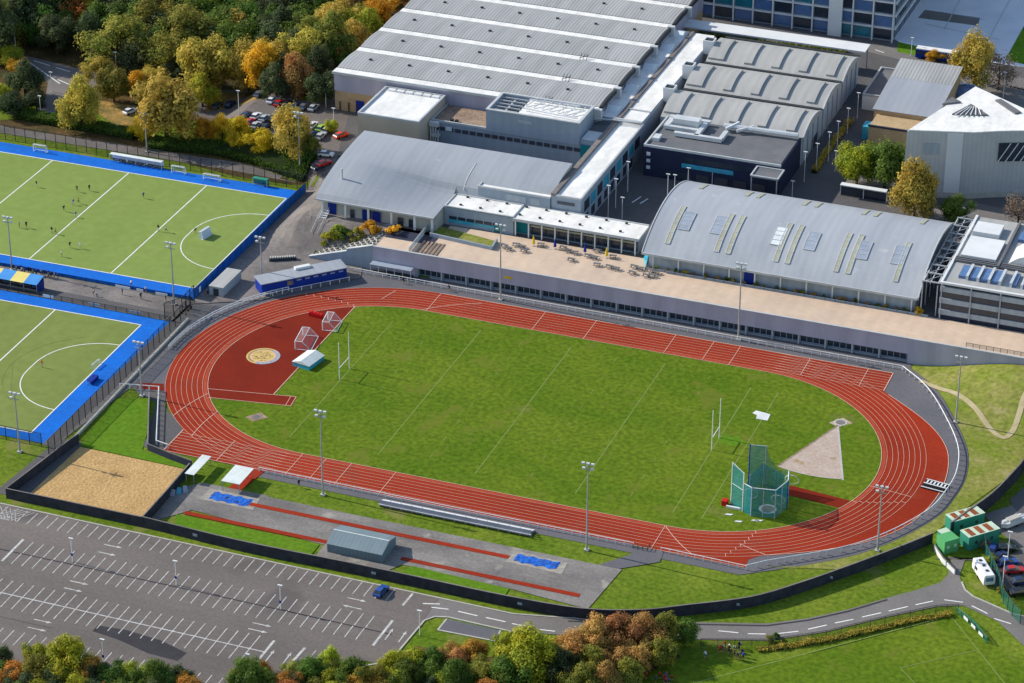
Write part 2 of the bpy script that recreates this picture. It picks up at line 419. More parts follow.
# lane lines
mb=MB(); zl=.105
for k in range(0,9):
    r=R0+k*LW
    w=.075 if k else .13
    ribbon(mb, arc(LX,0,r,-90,90,64)+arc(-LX,0,r,90,270,64), w, zl, True)
for k in range(1,9):                       # straight-on extensions (sprint chute, start chute)
    y=R0+k*LW-.02
    ribbon(mb,[(42,y+.0),(71.0,y)],.10,zl+.006)
    ribbon(mb,[(-42,-y),(-71.2,-y)],.10,zl+.006)
ribbon(mb,[(70.9,37.2),(70.9,46.4)],.2,zl+.012); ribbon(mb,[(-71.1,-36.4),(-71.1,-46.2)],.2,zl+.012)
ribbon(mb,[(-71.2,-46.2),(62.4,-46.2)],.12,zl+.012); ribbon(mb,[(71,46.4),(-42,46.4)],.12,zl+.012)
ribbon(mb,[(LX+(rr_(a)-.1)*cos(radians(a)),(rr_(a)-.1)*sin(radians(a))) for a in range(-60,52,2)],.14,zl+.004)
for x,y0,y1 in ((-58.2,-36.5,-46.2),(-41.7,-36.5,-46.2),(-36,-36.5,-46),(-30,-36.5,-46),(-19.5,-36.5,-46.1),(42.2,-36.5,-46.2),
                (-42.2,36.5,46.2),(-15,36.5,46.2),(-2,36.5,46.2),(18,36.5,46.2),(27.5,36.5,46.2),(34,36.5,46.2),(51,37.6,46.2),(65,37.8,46.2)):
    ribbon(mb,[(x,y0),(x,y1)],.12,zl+.018)
def staggered(cx,a,k0,k1,da):
    ribbon(mb,[(cx+(R0+(k0+(k1-k0)*t/8)*LW)*cos(radians(a+da*t/8)),(R0+(k0+(k1-k0)*t/8)*LW)*sin(radians(a+da*t/8))) for t in range(9)],.15,zl+.018)
staggered(LX,-90,0,8,11); staggered(LX,-66,4,8,6); staggered(-LX,212,0,8,11); staggered(-LX,226,0,8,10); staggered(-LX,92,0,8,-16); staggered(-LX,108,3,7,-4)
for k in range(8):
    for a in (-8,-20+k*1.2,-60-k*1.5): 
        r1=R0+k*LW; ribbon(mb,[(LX+r1*cos(radians(a)),r1*sin(radians(a))),(LX+(r1+LW)*cos(radians(a)),(r1+LW)*sin(radians(a)))],.12,zl+.018)
    for a in (118+k*2,):
        r1=R0+k*LW; ribbon(mb,[(-LX+r1*cos(radians(a)),r1*sin(radians(a))),(-LX+(r1+LW)*cos(radians(a)),(r1+LW)*sin(radians(a)))],.12,zl+.018)
ribbon(mb,[(-53.1,-17.9),(-72.5,-21.1)],.14,zl+.01); ribbon(mb,[(-53.7,-13.6),(-74.2,-17.4)],.14,zl+.01); ribbon(mb,[(-53.2,-17.9),(-53.8,-13.6)],.16,zl+.014)
ribbon(mb,[(-54.4,-18.1),(-55,-13.9)],.12,zl+.014)
ribbon(mb,[(-59.1,-14.4),(-59.1,32.4)],.2,zl+.01)
structure(mb.build('track_lines','line_pink'))
mat('track_worn',(.33,.055,.028),.85,(.40,.075,.04),scale=.12,fine=(1.2,.12),st=(.3,1,1),detail=9)
mb=MB(); ribbon(mb, arc(LX,0,R0+.62,-90,90,64)+arc(-LX,0,R0+.62,90,270,64), .75, .068, True); structure(mb.build('worn_lane','track_worn'))
# grey concrete wedge at the near right corner
0 and drape('apron', [(60.5,-43.0),(62.7,-46.3),(63.2,-46.9),(78,-34),(74,-38.2),(68,-41.6)][:3]+[(63.5,-43.4)], 4, 'apron')
mat('worn_turf',(.150,.165,.035),.95,(.10,.150,.014),scale=.5,fine=(1,.3),detail=9)
def blob(cx,cy,rx,ry,seed,mt='worn_turf',z=.045):
    rn=random.Random(seed); n=30; m_=MB(); P=[]
    for i in range(n):
        k=1+.25*sin(i*1.3+seed)+rn.uniform(-.12,.12); P.append((cx+rx*k*cos(2*pi*i/n),cy+ry*k*sin(2*pi*i/n),z))
    m_.add(P,[tuple(range(n))]); structure(m_.build('worn_turf',mt))
blob(44.5,3,3.2,2.2,1,'bright_grass'); blob(51,-27,3.5,2,2); blob(-3.2,0,2.2,1.6,4); blob(66,22,3.5,1.6,6)
# rugby field lines (worn)
mb=MB()
for x in (-26.2,-3.2,20,42,48.5,-47.6):
    ribbon(mb,[(x,-31),(x,32 if abs(x)<40 else 28)],.24,.055)
for x in (8.5,31.5,-15,-37):
    for y in range(-28,30,8): ribbon(mb,[(x,y),(x,y+2.0)],.16,.055)
structure(mb.build('pitch_lines','line_faint'))
ribbon(mb:=MB(),[(65.2,18.0),(72.4,-4.9)],.5,.09); ribbon(mb,arc(65.3,18.2,23.6,251,287,10),.25,.09)
structure(mb.build('sector_edging','kerb'))
ribbon(mb:=MB(),[(65.2,18.1),(57.6,-3.9)],.35,.09); structure(mb.build('sector_edging','roof_brown'))

def disc(name,cx,cy,r,z,material,n=40):
    m_=MB(); m_.add([(cx+r*cos(2*pi*i/n),cy+r*sin(2*pi*i/n),z) for i in range(n)],[tuple(range(n))]); return m_.build(name,material)
def throwing_circle(x,y,label,r=1.35,sm='cinder',pm='old_concrete',rm='kerb'):
    t=thing('throwing_circle',label,'throwing circle',(x,y,.03),0)
    m_=MB(); m_.prism([(x+r*1.15*cos(2*pi*i/24),y+r*1.15*sin(2*pi*i/24)) for i in range(24)],.0,.09); m_.build('rim',rm,t)
    m_=MB(); m_.prism([(x+r*.8*cos(2*pi*i/24),y+r*.8*sin(2*pi*i/24)) for i in range(24)],.0,.11); m_.build('pad',pm,t)
    m_=MB(); m_.prism([(x-2.4,y-1),(x,y-2.2),(x+2.6,y+.6),(x,y+2.2)],.0,.06); m_.build('surround',sm,t)
throwing_circle(65.4,19.6,'round pale throwing circle at the point of the cinder wedge')
throwing_circle(-58.3,-25.2,'small brown throwing circle in the grass near the left bend',1.0,'roof_brown','roof_dark','roof_brown')
# hammer circle ring
t=thing('throwing_circle','large white rimmed throwing circle inside the netted cage','throwing circle',(60.5,-22.3,.03))
m_=MB(); m_.prism([(60.5+1.9*cos(2*pi*i/28),-22.3+1.9*sin(2*pi*i/28)) for i in range(28)],0,.10); m_.build('rim','white_paint',t)
m_=MB(); m_.prism([(60.5+1.4*cos(2*pi*i/28),-22.3+1.4*sin(2*pi*i/28)) for i in range(28)],0,.13); m_.build('pad','roof_brown',t)

# emblem on the dark red fan
t=thing('ground_emblem','round gold and blue painted emblem on the dark red fan','emblem',(-69.1,1.4,.06))
def annulus(name,r0,r1,a0,a1,z,mt,n=40):
    m_=MB(); P=[]
    for i in range(n+1):
        a=radians(a0+(a1-a0)*i/n); P+= [(-69.1+r0*cos(a),1.4+r0*sin(a),z),(-69.1+r1*cos(a),1.4+r1*sin(a),z)]
    m_.add(P,[(2*i,2*i+1,2*i+3,2*i+2) for i in range(n)]); return m_.build(name,mt,t)
annulus('gold_ring',0,4.0,0,360,.11,'emblem_gold')
annulus('blue_band',2.9,4.0,-95,70,.122,'emblem_blue')
annulus('pale_ring',2.7,2.95,0,360,.134,'line_pink')
m_=MB()
for i in range(26):
    a=radians(75+i*7.0); r_=3.4; 
    m_.add([(-69.1+r_*cos(a)+dx,1.4+r_*sin(a)+dy,.146) for dx,dy in ((-.1,-.22),(.12,-.2),(.1,.22),(-.12,.2))],[(0,1,2,3)])
for k in range(40):
    a=R()*2*pi; r_=sqrt(R())*2.4; x=-69.1+r_*cos(a); y=1.4+r_*sin(a); s_=.14+.2*R()
    m_.add([(x-s_,y-.08,.15),(x+s_,y-.1,.15),(x+s_*.6,y+.1,.15),(x-s_*.7,y+.12,.15)],[(0,1,2,3)])
m_.build('motif','roof_brown',t)

# ------------------------------------------------------------------ hockey pitches
def hockey(cx,y0,ang,zb,mname,left,labels):
    c,s=cos(ang),sin(ang)
    T=lambda u,v:(cx+u*c-v*s, y0+u*s+v*c)
    mb=MB(); w=.28; z=.10
    L2=45.7
    def seg(a,b,w=w): ribbon(mb,[T(*a),T(*b)],w,z)
    seg((-L2,0),(L2,0)); seg((-L2,55),(L2,55)); seg((L2,-.1),(L2,55.1)); seg((-L2,-.1),(-L2,55.1))
    for u in (0,22.8,-22.8): 
        mb_=mb; ribbon(mb,[T(u,0),T(u,55)],.32,z+.006)
    for sgn in (1,-1):
        pts=[(L2-14.63*cos(a),29.33+14.63*sin(a)) for a in [pi/2*i/16 for i in range(17)]]
        pts2=[(L2-14.63*cos(a),25.67-14.63*sin(a)) for a in [pi/2*i/16 for i in range(17)]]
        full=pts[::-1]+pts2
        ribbon(mb,[T(sgn*u,v) for u,v in full],.26,z+.006)
    return mb,T
blueU=[(-230,20.9),(-97.4,21.4),(-97.2,87.6),(-230,87.0)]
drape('pitch_surround', blueU, 2, 'hockey_blue')
mbU,TU=hockey(-145.4,26.8,.0107,0,'hockey',0,0)
drape('hockey_pitch',[TU(-45.7,0),TU(45.7,0),TU(45.7,55),TU(-45.7,55)],3,'hockey')
structure(mbU.build('pitch_lines','line_white'))
blueL=[(-230,-53.8),(-97.4,-53.0),(-97.4,9.2),(-230,9.6)]
drape('pitch_surround', blueL, 2, 'hockey_blue')
mbL,TL=hockey(-147.9,-50.5,.0162,0,'hockey',0,0)
drape('hockey_pitch',[TL(-45.7,0),TL(45.7,0),TL(45.7,55),TL(-45.7,55)],3,'hockey_b')
structure(mbL.build('pitch_lines','line_white'))
ribbon(mb:=MB(),[TL(45.7-14.6-5*cos(0),27.5)]+[TL(45.7-19.6*cos(a),27.5+19.6*sin(a)) for a in [radians(-60+i*6) for i in range(21)]][1:],.12,.112)
for i in range(12): ribbon(mb,[TL(-22+7*cos(radians(i*30)),27+7*sin(radians(i*30))),TL(-22+7*cos(radians(i*30+12)),27+7*sin(radians(i*30+12)))],.15,.118)
structure(mb.build('pitch_lines','line_faint'))
drape('pitch_walkway',[(-230,9.8),(-96.5,9.4),(-96.5,21),(-230,20.6)],2,'old_concrete')
drape('pitch_walkway',[(-230,10.2),(-99,9.9),(-99,13.8),(-230,14)],3,'dark_asphalt')
drape('pitch_walkway',[(-97.2,-53.5),(-94.4,-53.8),(-91,-22),(-91,2),(-91,21),(-97.2,21)],2,'road')
drape('fence_margin',[(-97.38,-53.6),(-94.6,-53.8),(-94.2,10),(-97.38,9.6)],3,'dark_asphalt')
# left yard
drape('service_yard',[(-97,19),(-82,27),(-64,47),(-66,53),(-80,53),(-80,64),(-60,68),(-60,86),(-97.1,92)],8,'old_concrete')
drape('service_yard',[(-83,55),(-50,60),(-50,68.4),(-83,68.4)],9,'old_concrete')
# sand court and its surroundings
drape('sand_court',[(-89.0,-51.4),(-62.8,-51.8),(-61.6,-74.4),(-89.6,-74.4)],2,'sand')
drape('sand_margin',[(-97,-75.3),(-89,-75.3),(-88.5,-49.5),(-95,-49.5)],1,'dark_asphalt')
drape('lawn',[(-91.6,-29),(-84.7,-26.5),(-82.5,-27.5),(-75.6,-47.6),(-63,-50.4),(-63,-51.6),(-89.3,-51)],2,'bright_grass')
drape('athletics_corner',Gs([(149,391),(160,392),(168,412),(182,428.5),(166,450),(148,449)]),1,'dark_asphalt')
# paved jump area
drape('jump_area',[(-60.5,-74.6),(-54,-66.6),(-22,-69.2),(-22,-74),(-6,-74),(-4,-70.5),(20,-71),(37.4,-72.4),(39.1,-56),(-41,-55.9),(-41,-55.4),(-57,-55.6),(-61,-60)],2,'stained_concrete')
drape('lawn',[(-54,-74.6),(-56.4,-69.4),(-23,-69.4),(-23,-74.6)],3,'bright_grass')
drape('lawn',[(-3,-74),(-2,-70.2),(20,-71.1),(20,-74)],3,'bright_grass')
for a,b,y in ((-44,15.7,-60),(-55,-21,-68.1),(-5,34.2,-68.4)):
    drape('jump_runway',[(a,y-.65),(b,y-.65),(b,y+.65),(a,y+.65)],5,'track_red')
drape('jump_runway',[(-50.8,-55.5),(-47.8,-55.5),(-46.4,-46.5),(-49.2,-46.3)],4,'track_red')
drape('pit_edge',[(-54.6,-62.0),(-54.2,-57.2),(-42.4,-57.2),(-41.8,-62.0)],4,'pit_concrete')
drape('pit_edge',[(15.6,-61.8),(16.2,-57),(27.8,-57.8),(28.2,-62.2)],4,'pit_concrete')
drape('link_path',[(34,-56),(38.4,-56),(45.5,-50.5),(45,-46.4),(40.6,-46.4),(38.5,-50.5)],3,'apron')
# verge, car park and road
drape('car_park',[(-160,-79.6),(-94,-79.0),(-33,-79.4),(8,-79.4),(8,-87.8),(7.9,-91),(7.3,-103),(5.7,-105.6),(3,-105.2),(-4,-112),(-10,-118),(-12,-135),(-160,-135)],2,'asphalt')
road_top=[(7.9,-79.4),(24,-79.7),(35.2,-77.0),(46,-74),(60,-68.8),(72.8,-64.4),(80,-59.5),(86.6,-53.6),(93,-46.5),(98,-41.4),(101.6,-37.2),(102.3,-33.8),(101.6,-27.6)]
road_bot=[(104.4,-27.2),(104.6,-33.2),(106.5,-38.0),(108.8,-40.2),(118,-43.8),(150,-44)]
road_end=[(150,-75),(135,-66),(124.5,-56.2),(115.6,-47.2),(107.8,-44.0),(103,-46.3),(94,-54.0),(84.4,-63.2),(74.6,-70.2),(61,-75.0),(44,-80.6),(26,-85.7),(12,-85.3),(9,-86.2),(7.9,-88)]
drape('road',road_top+road_bot+road_end,1,'road')
drape('gravel_bed',[(12.2,-85.9),(23.7,-86.0),(24.2,-89.8),(12.0,-90.2)],3,'apron')
def kerb(path, w=.35, hh=.12, name='kerb'):
    k=MB()
    for i in range(len(path)-1):
        a=Vector(path[i]);b=Vector(path[i+1]); d=(b-a).normalized(); n=Vector((-d.y,d.x))*w/2
        z0=h(a.x,a.y)
        k.prism([tuple(a-n),tuple(b-n),tuple(b+n),tuple(a+n)],lambda x,y:h(x,y)-.05,lambda x,y:h(x,y)+hh+.002*(i%2))
    return structure(k.build(name,'kerb'))
kerb([(-160,-79.4),(-94,-78.8),(-33,-79.2),(24,-79.4),(35,-76.8),(46,-73.8)])
kerb([(-4,-112),(5.2,-105.5),(7.4,-103.1),(8.2,-88),(9.6,-86),(12.2,-85.2),(26,-85.5)])
kerb([(12.2,-85.9),(12.0,-90.2),(24.2,-89.8),(23.7,-86.0)])
kerb([(105.6,-35.5),(106.9,-38.2),(109,-40),(118,-43.5),(150,-43.8)])
# car-park paint
mb=MB(); zp=.085
def ln(x0,y0,x1,y1,w=.2): ribbon(mb,[(x0,y0),(x1,y1)],w,zp)
P=2.42
x=-86.4
while x<0: ln(x,-79.6,x-.1,-84.3); x+=P
ln(2.3,-79.8,2.1,-84.6,.5)
x=-86.4-P
for i in range(18): ln(x,-79.4,x-.1,-84.1); x-=P
x=-79.2
while x<-.2: ln(x,-90.1,x,-94.6); ln(x-.15,-94.9,x-.15,-99.2); x+=P
ln(-81.7,-89.8,-81.7,-98.9,.55); ln(2.3,-90.3,2.1,-99.9,.55)
x=-84.2-8
for i in range(15): ln(x,-90.1,x,-94.6); ln(x,-94.9,x,-99.2); x-=P
x=-100
while x<-19: ln(x,-104.7,x,-114.1); x+=P
ln(-16.8,-105.3,-16.9,-114.2,.55); ribbon(mb,[(-110,-109.3),(-16.8,-109.6)],.28,zp+.006)
ribbon(mb,[(-140,-94.8),(-84.5,-94.9)],.1,zp)
ln(-10.1,-105.4,-10.6,-114,.55)
for x in (-7.7,-5.3,-2.9,-.6): ln(x,-105.5,x-.1,-109.8)
x=-86
while x<-17: ln(x,-120.5,x,-125.2); x+=P
# hatch boxes
for i in range(5):
    ln(-92.5+i*1.2,-84,-88.4+i*.9,-79.6,.15); ln(-94+i*1.2,-80,-90+i*.8,-84.2,.15); ln(-10+i*.9,-113.8,-7+i*.6,-110,.15); ln(-10+i*.8,-110.5,-7+i*.8,-114.2,.15)
ln(-94,-84.2,-88.2,-84.2,.2)
def arrow(x,y,a,L=4.2):
    d=Vector((cos(a),sin(a)));n=Vector((-d.y,d.x)); p=Vector((x,y))
    ribbon(mb,[tuple(p-d*L/2),tuple(p+d*L*.28)],.26,zp)
    mb.add([tuple(p+d*L*.22+n*.42)+(zp+.006,),tuple(p+d*L/2)+(zp+.006,),tuple(p+d*L*.22-n*.42)+(zp+.006,)],[(0,2,1)])
for px,py,a in ((113,546.5,0),(107,554,0),(79,583,0),(73,590,0),(43,621.5,0),(37,629.5,0),(357,600,0),(352,607.5,pi),(262,625,0),(258,631,0),
                (389,634.5,pi/2),(402.5,637,pi/2),(270,656,pi/2),(287,658.5,pi/2)):
    q=ray(px,py,0); arrow(q.x,q.y,a)
structure(mb.build('parking_lines','line_worn'))
mb=MB(); ribbon(mb,[(-150,-94.6),(-84,-94.95),(-40,-94.75),(4,-95)],.35,.08); ribbon(mb,[(-150,-117),(-60,-117.2)],.12,.08); structure(mb.build('drain_channel','patch_asphalt'))
drape('repair_patch',[(-52,-113),(-46,-112.4),(-38,-113.2),(-31,-115.4),(-31.5,-118.5),(-38,-118.2),(-46,-116),(-52,-115.2)],2.6,'patch_asphalt')
drape('repair_patch',[(-92,-95.5),(-86.8,-94.6),(-87,-96.8),(-91,-97.6)],2.6,'patch_asphalt')
mb=MB()
def dash(p,q,w=.28):
    a=ray(*p,0);b=ray(*q,0); ribbon(mb,[(a.x,a.y),(b.x,b.y)],w,.065)
def c8(x,y): return (768+x/4,512+y/4)
def c6(x,y): return (256+x/4,512+y/4)
def c7(x,y): return (512+x/4,512+y/4)
for a,b in ((c8(40,487),c8(122,478)),(c8(160,470),c8(235,453)),(c8(268,445),c8(342,430)),(c8(377,421),c8(452,404)),(c8(483,397),c8(560,379)),(c8(590,372),c8(660,357)),
            (c8(705,352),c8(780,362)),(c8(815,376),c8(878,407)),(c8(905,427),c8(972,448)),(c7(825,476),c7(905,484)),(c7(943,488),c7(1015,489)),(c7(0,447),c7(80,463)),(c7(112,471),c7(172,478)),
            (c6(808,398),c6(886,416)),(c6(920,423),c6(998,440)),(c6(668,367),c6(735,369)),(c6(702,382),c6(770,390))):
    dash(a,b)
structure(mb.build('road_lines','line_white'))
mb=MB()
ribbon(mb,[(x,y-.9 if x<60 else y-.9) for x,y in road_top[2:9]],.5,.06); structure(mb.build('road_repair','patch_asphalt'))
# lower right pitch
drape('sports_field',[(60,-84),(74,-79.2),(84,-71.3),(95,-60.6),(104,-52.4),(106.5,-47.6),(108,-47.4),(123.5,-62),(150,-90),(150,-140),(30,-140),(30,-110)],1,'infield')
mb=MB()
ribbon(mb,[(60,-94.6),(106.3,-48.6)],.25,.065); ribbon(mb,[(106.3,-48.6),(140,-92)],.25,.071)
ribbon(mb,[(101.3,-70.2),(113.9,-58.9)],.2,.077); ribbon(mb,[(101.3,-70.2),(118,-88)],.2,.083)
structure(mb.build('pitch_lines','line_faint'))
# right bank and its worn path
bank=offs(fr,2.3)[3:]
drape('rough_bank',[(66,-44.5)]+[p for p in bank]+[(74.5,52.0),(118,52.0),(118,20),(108.6,17),(101,-4),(97,-16),(93.5,-26),(84,-39)],1,'rough_grass')
pp=[G(*q) for q in ((920,381),(937,388),(955,393.5),(968,402),(978,412),(993,432),(1004,438),(1012,432),(1018,418),(1024,398),(1034,380))]
ribbon(mb:=MB(),smooth_path([(p.x,p.y) for p in pp],5),1.3,lambda x,y:h(x,y)+.13); structure(mb.build('worn_path','path_dirt'))
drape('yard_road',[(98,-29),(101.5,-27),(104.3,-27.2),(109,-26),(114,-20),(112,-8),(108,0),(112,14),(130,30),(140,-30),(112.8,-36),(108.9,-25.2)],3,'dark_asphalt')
drape('yard_path',[(104,-8),(109,-2),(113.5,-9),(118,-17),(116.5,-20.5),(109,-14)],4,'road')

# ------------------------------------------------------------------ upper ground
drape('campus_paving',[(-100,92),(-100,100),(-112,108),(-112,152),(-110,226),(-60,232),(130,250),(130,67),(72,67),(-62,67),(-62,90)],0,'dark_asphalt')
drape('car_park',Gs([(322,205),(345,130),(352,105),(300,100),(270,82),(205,90),(190,112),(260,128),(300,150),(315,158),(300,180)]),1,'asphalt')
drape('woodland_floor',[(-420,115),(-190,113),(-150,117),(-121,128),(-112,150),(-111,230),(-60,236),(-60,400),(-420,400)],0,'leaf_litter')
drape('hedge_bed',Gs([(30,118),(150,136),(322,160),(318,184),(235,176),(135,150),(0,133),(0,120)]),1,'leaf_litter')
drape('footpath',Gs([(0,125),(10,128),(70,137),(165,152),(240,163),(313,176),(309,183),(235,171),(150,157),(0,133)]),2,'old_concrete')
drape('access_road',Gs([(0,50),(18,54),(88,71),(180,95),(182,101),(92,87),(68,88),(60,108),(40,122),(30,122),(46,95),(48,82),(0,60)]),2,'road')
drape('leafy_verge',Gs([(95,100),(135,106),(150,118),(138,130),(110,122),(96,112)]),2,'leafy_lawn')
drape('leafy_verge',Gs([(212,92),(250,93),(262,100),(230,108),(205,112)]),2,'leafy_lawn')
drape('street',Gs([(868,52),(1030,92),(1030,80),(875,44),(700,22),(640,10),(560,-8),(560,2),(650,18),(800,42)]),2,'road')
drape('street',Gs([(840,187),(912,205),(912,217),(1030,235),(1030,214),(960,200),(925,210),(905,180),(850,178)]),2,'road')
drape('street',Gs([(975,100),(1030,125),(1030,90),(960,78)]),2,'road')
mat('plaza_paving',(.66,.68,.74),.8,(.58,.60,.66),scale=.1)
drape('plaza',Gs([(905,46),(960,58),(1030,68),(1030,-20),(930,-20),(880,30)]),2,'plaza_paving')
drape('plaza_band',Gs([(925,10),(980,18),(978,26),(918,18)]),3,'road')
drape('lawn',Gs([(1005,60),(1030,66),(1030,22),(1024,26)]),3,'bright_grass')
drape('lawn',Gs([(898,42),(924,48),(922,57),(897,52)]),3,'bright_grass')
mb=MB()
def gdash(p,q,w=.35):
    a=G(*p);b=G(*q); ribbon(mb,[(a.x,a.y),(b.x,b.y)],w,lambda x,y:h(x,y)+.12)
for a,b in (((30,63),(44,73)),((34,61),(50,66)),((56,68),(70,72)),((72,75),(84,78)),((58,80),(70,85)),((44,73),(60,84)),((775+100,50),(884,53)),((640,205-1),(648,199)),((632,203),(641,197))):
    gdash(a,b)
structure(mb.build('road_lines','line_white'))
mb=MB()
for a,b in (((960,0),(944,30)),((1010,0),(980,55)),((985,20),(940,12)),((1000,40),(925,24))):
    gdash(a,b,.25)
structure(mb.build('plaza_joints','line_worn'))

# ------------------------------------------------------------------ buildings
def parapet(mb, x0,x1,y0,y1,z,hh=.5,w=.35):
    mb.box(x0-.02,x1+.02,y0-.02,y0+w,z,z+hh); mb.box(x0-.02,x1+.02,y1-w,y1+.02,z,z+hh)
    mb.box(x0-.02,x0+w,y0+w,y1-w,z,z+hh); mb.box(x1-w,x1+.02,y0+w,y1-w,z,z+hh); return mb
# terrace building -------------------------------------------------
t=thing('terrace_building','long low mauve walled building with a beige roof terrace beside the track','building',(20,60,0))
m_=MB(); m_.box(-63,118,53.9,66.6,-.3,5.5); m_.box(-50,4,66.6,72,-.3,5.5); m_.build('base','wall_dark',t)
m_=MB(); m_.box(-63,118,52.4,53.9,2.45,5.5); m_.box(-63,118,52.4,52.75,5.5,6.45)
m_.prism([(-63,52.4),(-51.5,52.4),(-51.5,53.9),(-63,53.9)],-.3,2.45); m_.box(72.6,118,52.4,53.9,-.3,2.45); m_.build('fascia','wall_mauve',t)
m_=MB(); m_.box(-63,118,52.33,52.85,6.45,6.6); m_.build('coping','gutter',t)
m_=MB(); m_.box(-50,4,52.9,72,5.5,5.56); m_.box(-50.01,-63,52.9,60,5.5,5.56); m_.box(4.01,118,52.9,66.6,5.5,5.56); m_.build('deck','deck',t)
i=0; x=-51.3
while x<72:
    x1=min(x+6.5,72.4)
    w_=MB(); w_.box(x+.35,x1-.05,53.70,53.84,.35,2.4); wo=w_.build('window','glass_dark',t)
    f_=MB()
    for k in range(5):
        xx=x+.35+(x1-x-.4)*k/4; f_.box(xx-.06,xx+.06,53.60,53.70,.35,2.4)
    f_.box(x+.3,x1,53.6,53.7,.25,.35); 
    fo=f_.build('frame','wall_steel'); fo.parent=wo; fo.location=(-20,-60,0)
    c_=MB(); c_.box(x-.05,x+.32,52.5,53.6,-.1,2.44); c_.build('column','wall_grey',t)
    x+=6.5
m_=MB(); m_.box(-48,118,53,53.65,-.1,.24); m_.build('plinth','wall_grey',t)
m_=MB(); m_.box(-28,-26,52.32,52.38,4.0,4.6); m_.build('plaque','yellow_paint',t)
# ramp with zigzag planters ---------------------------------------
t=thing('planted_ramp','stepped ramp of pale zigzag planters climbing to the terrace from the yard','ramp',(-70,58,0))
rz=lambda x: max(.05,min(5.5,5.5*(x+80.5)/17.3))
m_=MB()
m_.prism([(-80,53.3),(-63.02,53.3),(-63.02,67),(-78,67)],-.3,lambda x,y:rz(x)); m_.build('slope','old_concrete',t)
m_=MB()
m_.prism([(-80.4,52.4),(-70,52.4),(-70,53.25),(-80.4,53.25)],-.3,lambda x,y:rz(x)+.5); m_.prism([(-70,52.4),(-63.02,52.4),(-63.02,53.25),(-70,53.25)],-.3,lambda x,y:rz(x)+1.05); m_.build('retaining_wall','wall_bluegrey',t)
m_=MB()
m_.prism([(-80.4,52.3),(-70,52.3),(-70,53.3),(-80.4,53.3)],lambda x,y:rz(x)+.5,lambda x,y:rz(x)+.62); m_.prism([(-70,52.3),(-63,52.3),(-63,53.3),(-70,53.3)],lambda x,y:rz(x)+1.05,lambda x,y:rz(x)+1.2); m_.build('coping','gutter',t)
m_=MB()
for r_ in range(7):
    y=54+r_*1.55; xs=-79.5+r_*.35
    k=0
    while xs<-64.5:
        x2=xs+.75; ya,yb=(y,y+.9) if k%2==0 else (y+.9,y)
        m_.prism([(xs,ya),(x2,yb),(x2,yb+.3),(xs,ya+.3)],lambda x,y_:rz(x)-.1,lambda x,y_:rz(x)+.5); xs=x2; k+=1
m_.build('zigzag_kerbs','kerb',t)
m_=MB(); m_.prism([(-78.5,66.2),(-63,66.2),(-63,66.7),(-78.5,66.7)],0,lambda x,y:rz(x)+.9); m_.build('back_wall','wall_bluegrey',t)

def part(parent,name,mt,*boxes):
    m_=MB()
    for b in boxes: m_.box(*b)
    return m_.build(name,mt,parent)
# terrace steps and railings
def onT(px,py,z=5.56):
    p=ray(px,py,z); return p.x,p.y
# sunken court wall / rail
def railing(label,a,b,z,hh=1.1,mt='glass_rail',name='railing',w=.08,sp=2.0,za=None,group=None):
    ax,ay=a;bx,by=b
    t=thing(name,label,'railing',((ax+bx)/2,(ay+by)/2,z),0,group)
    L=hypot(bx-ax,by-ay); n=max(1,int(L/sp)); zb=z if za is None else za
    d=((bx-ax)/L,(by-ay)/L); nn=(-d[1]*w/2,d[0]*w/2)
    zf=lambda x,y: z+(zb-z)*(((x-ax)*d[0]+(y-ay)*d[1])/L)
    m_=MB(); m_.prism([(ax-nn[0],ay-nn[1]),(bx-nn[0],by-nn[1]),(bx+nn[0],by+nn[1]),(ax+nn[0],ay+nn[1])],lambda x,y:zf(x,y)+.1,lambda x,y:zf(x,y)+hh-.1); m_.build('panel',mt,t)
    m_=MB(); m_.tube((ax,ay,z+hh),(bx,by,zb+hh),.06); m_.build('handrail','frame_white',t)
    for i in range(n+1):
        x=ax+(bx-ax)*i/n;y=ay+(by-ay)*i/n; zz=z+(zb-z)*i/n
        m_=MB(); m_.box(x-.05,x+.05,y-.05,y+.05,zz,zz+hh); m_.build('post','frame_white',t)
    return t
railing('white mesh stair railing rising beside the zigzag planters',onT(409,253),onT(428,229),5.56,1.5)
railing('white stair railing between the curved hall and the teal windows',onT(431,234),onT(441,222),5.56,1.4)
# court below teal windows
t=thing('sunken_patio','grey green sunken patio with low blue grey walls under the teal windows','patio',(-44,68,5.5))
A=onT(441,227);B=onT(497,242);C=onT(492,250);D=onT(430,236)
m_=MB(); m_.prism([D,C,B,A],5.5,5.75); m_.build('floor','rough_grass',t)
m_=MB()
for a,b in ((D,C),(C,B)):
    a=Vector(a);b=Vector(b);d=(b-a).normalized();n=Vector((-d.y,d.x))*.2
    m_.prism([tuple(a-n),tuple(b-n),tuple(b+n),tuple(a+n)],5.5,6.5)
m_.build('low_wall','wall_bluegrey',t)
t=thing('terrace_steps','broad flight of brown steps set in the terrace below the patio','steps',(-52,60,5.5))
a=onT(412,256);b=onT(424,241);c=onT(447,245);d=onT(436,259)
m_=MB()
for i in range(6):
    f0=i/6; f1=f0+.09
    L_=lambda p,q,f:(p[0]+(q[0]-p[0])*f,p[1]+(q[1]-p[1])*f)
    m_.prism([L_(a,d,f0),L_(a,d,f1),L_(b,c,f1),L_(b,c,f0)],5.5,5.75)
m_.build('treads','roof_brown',t)

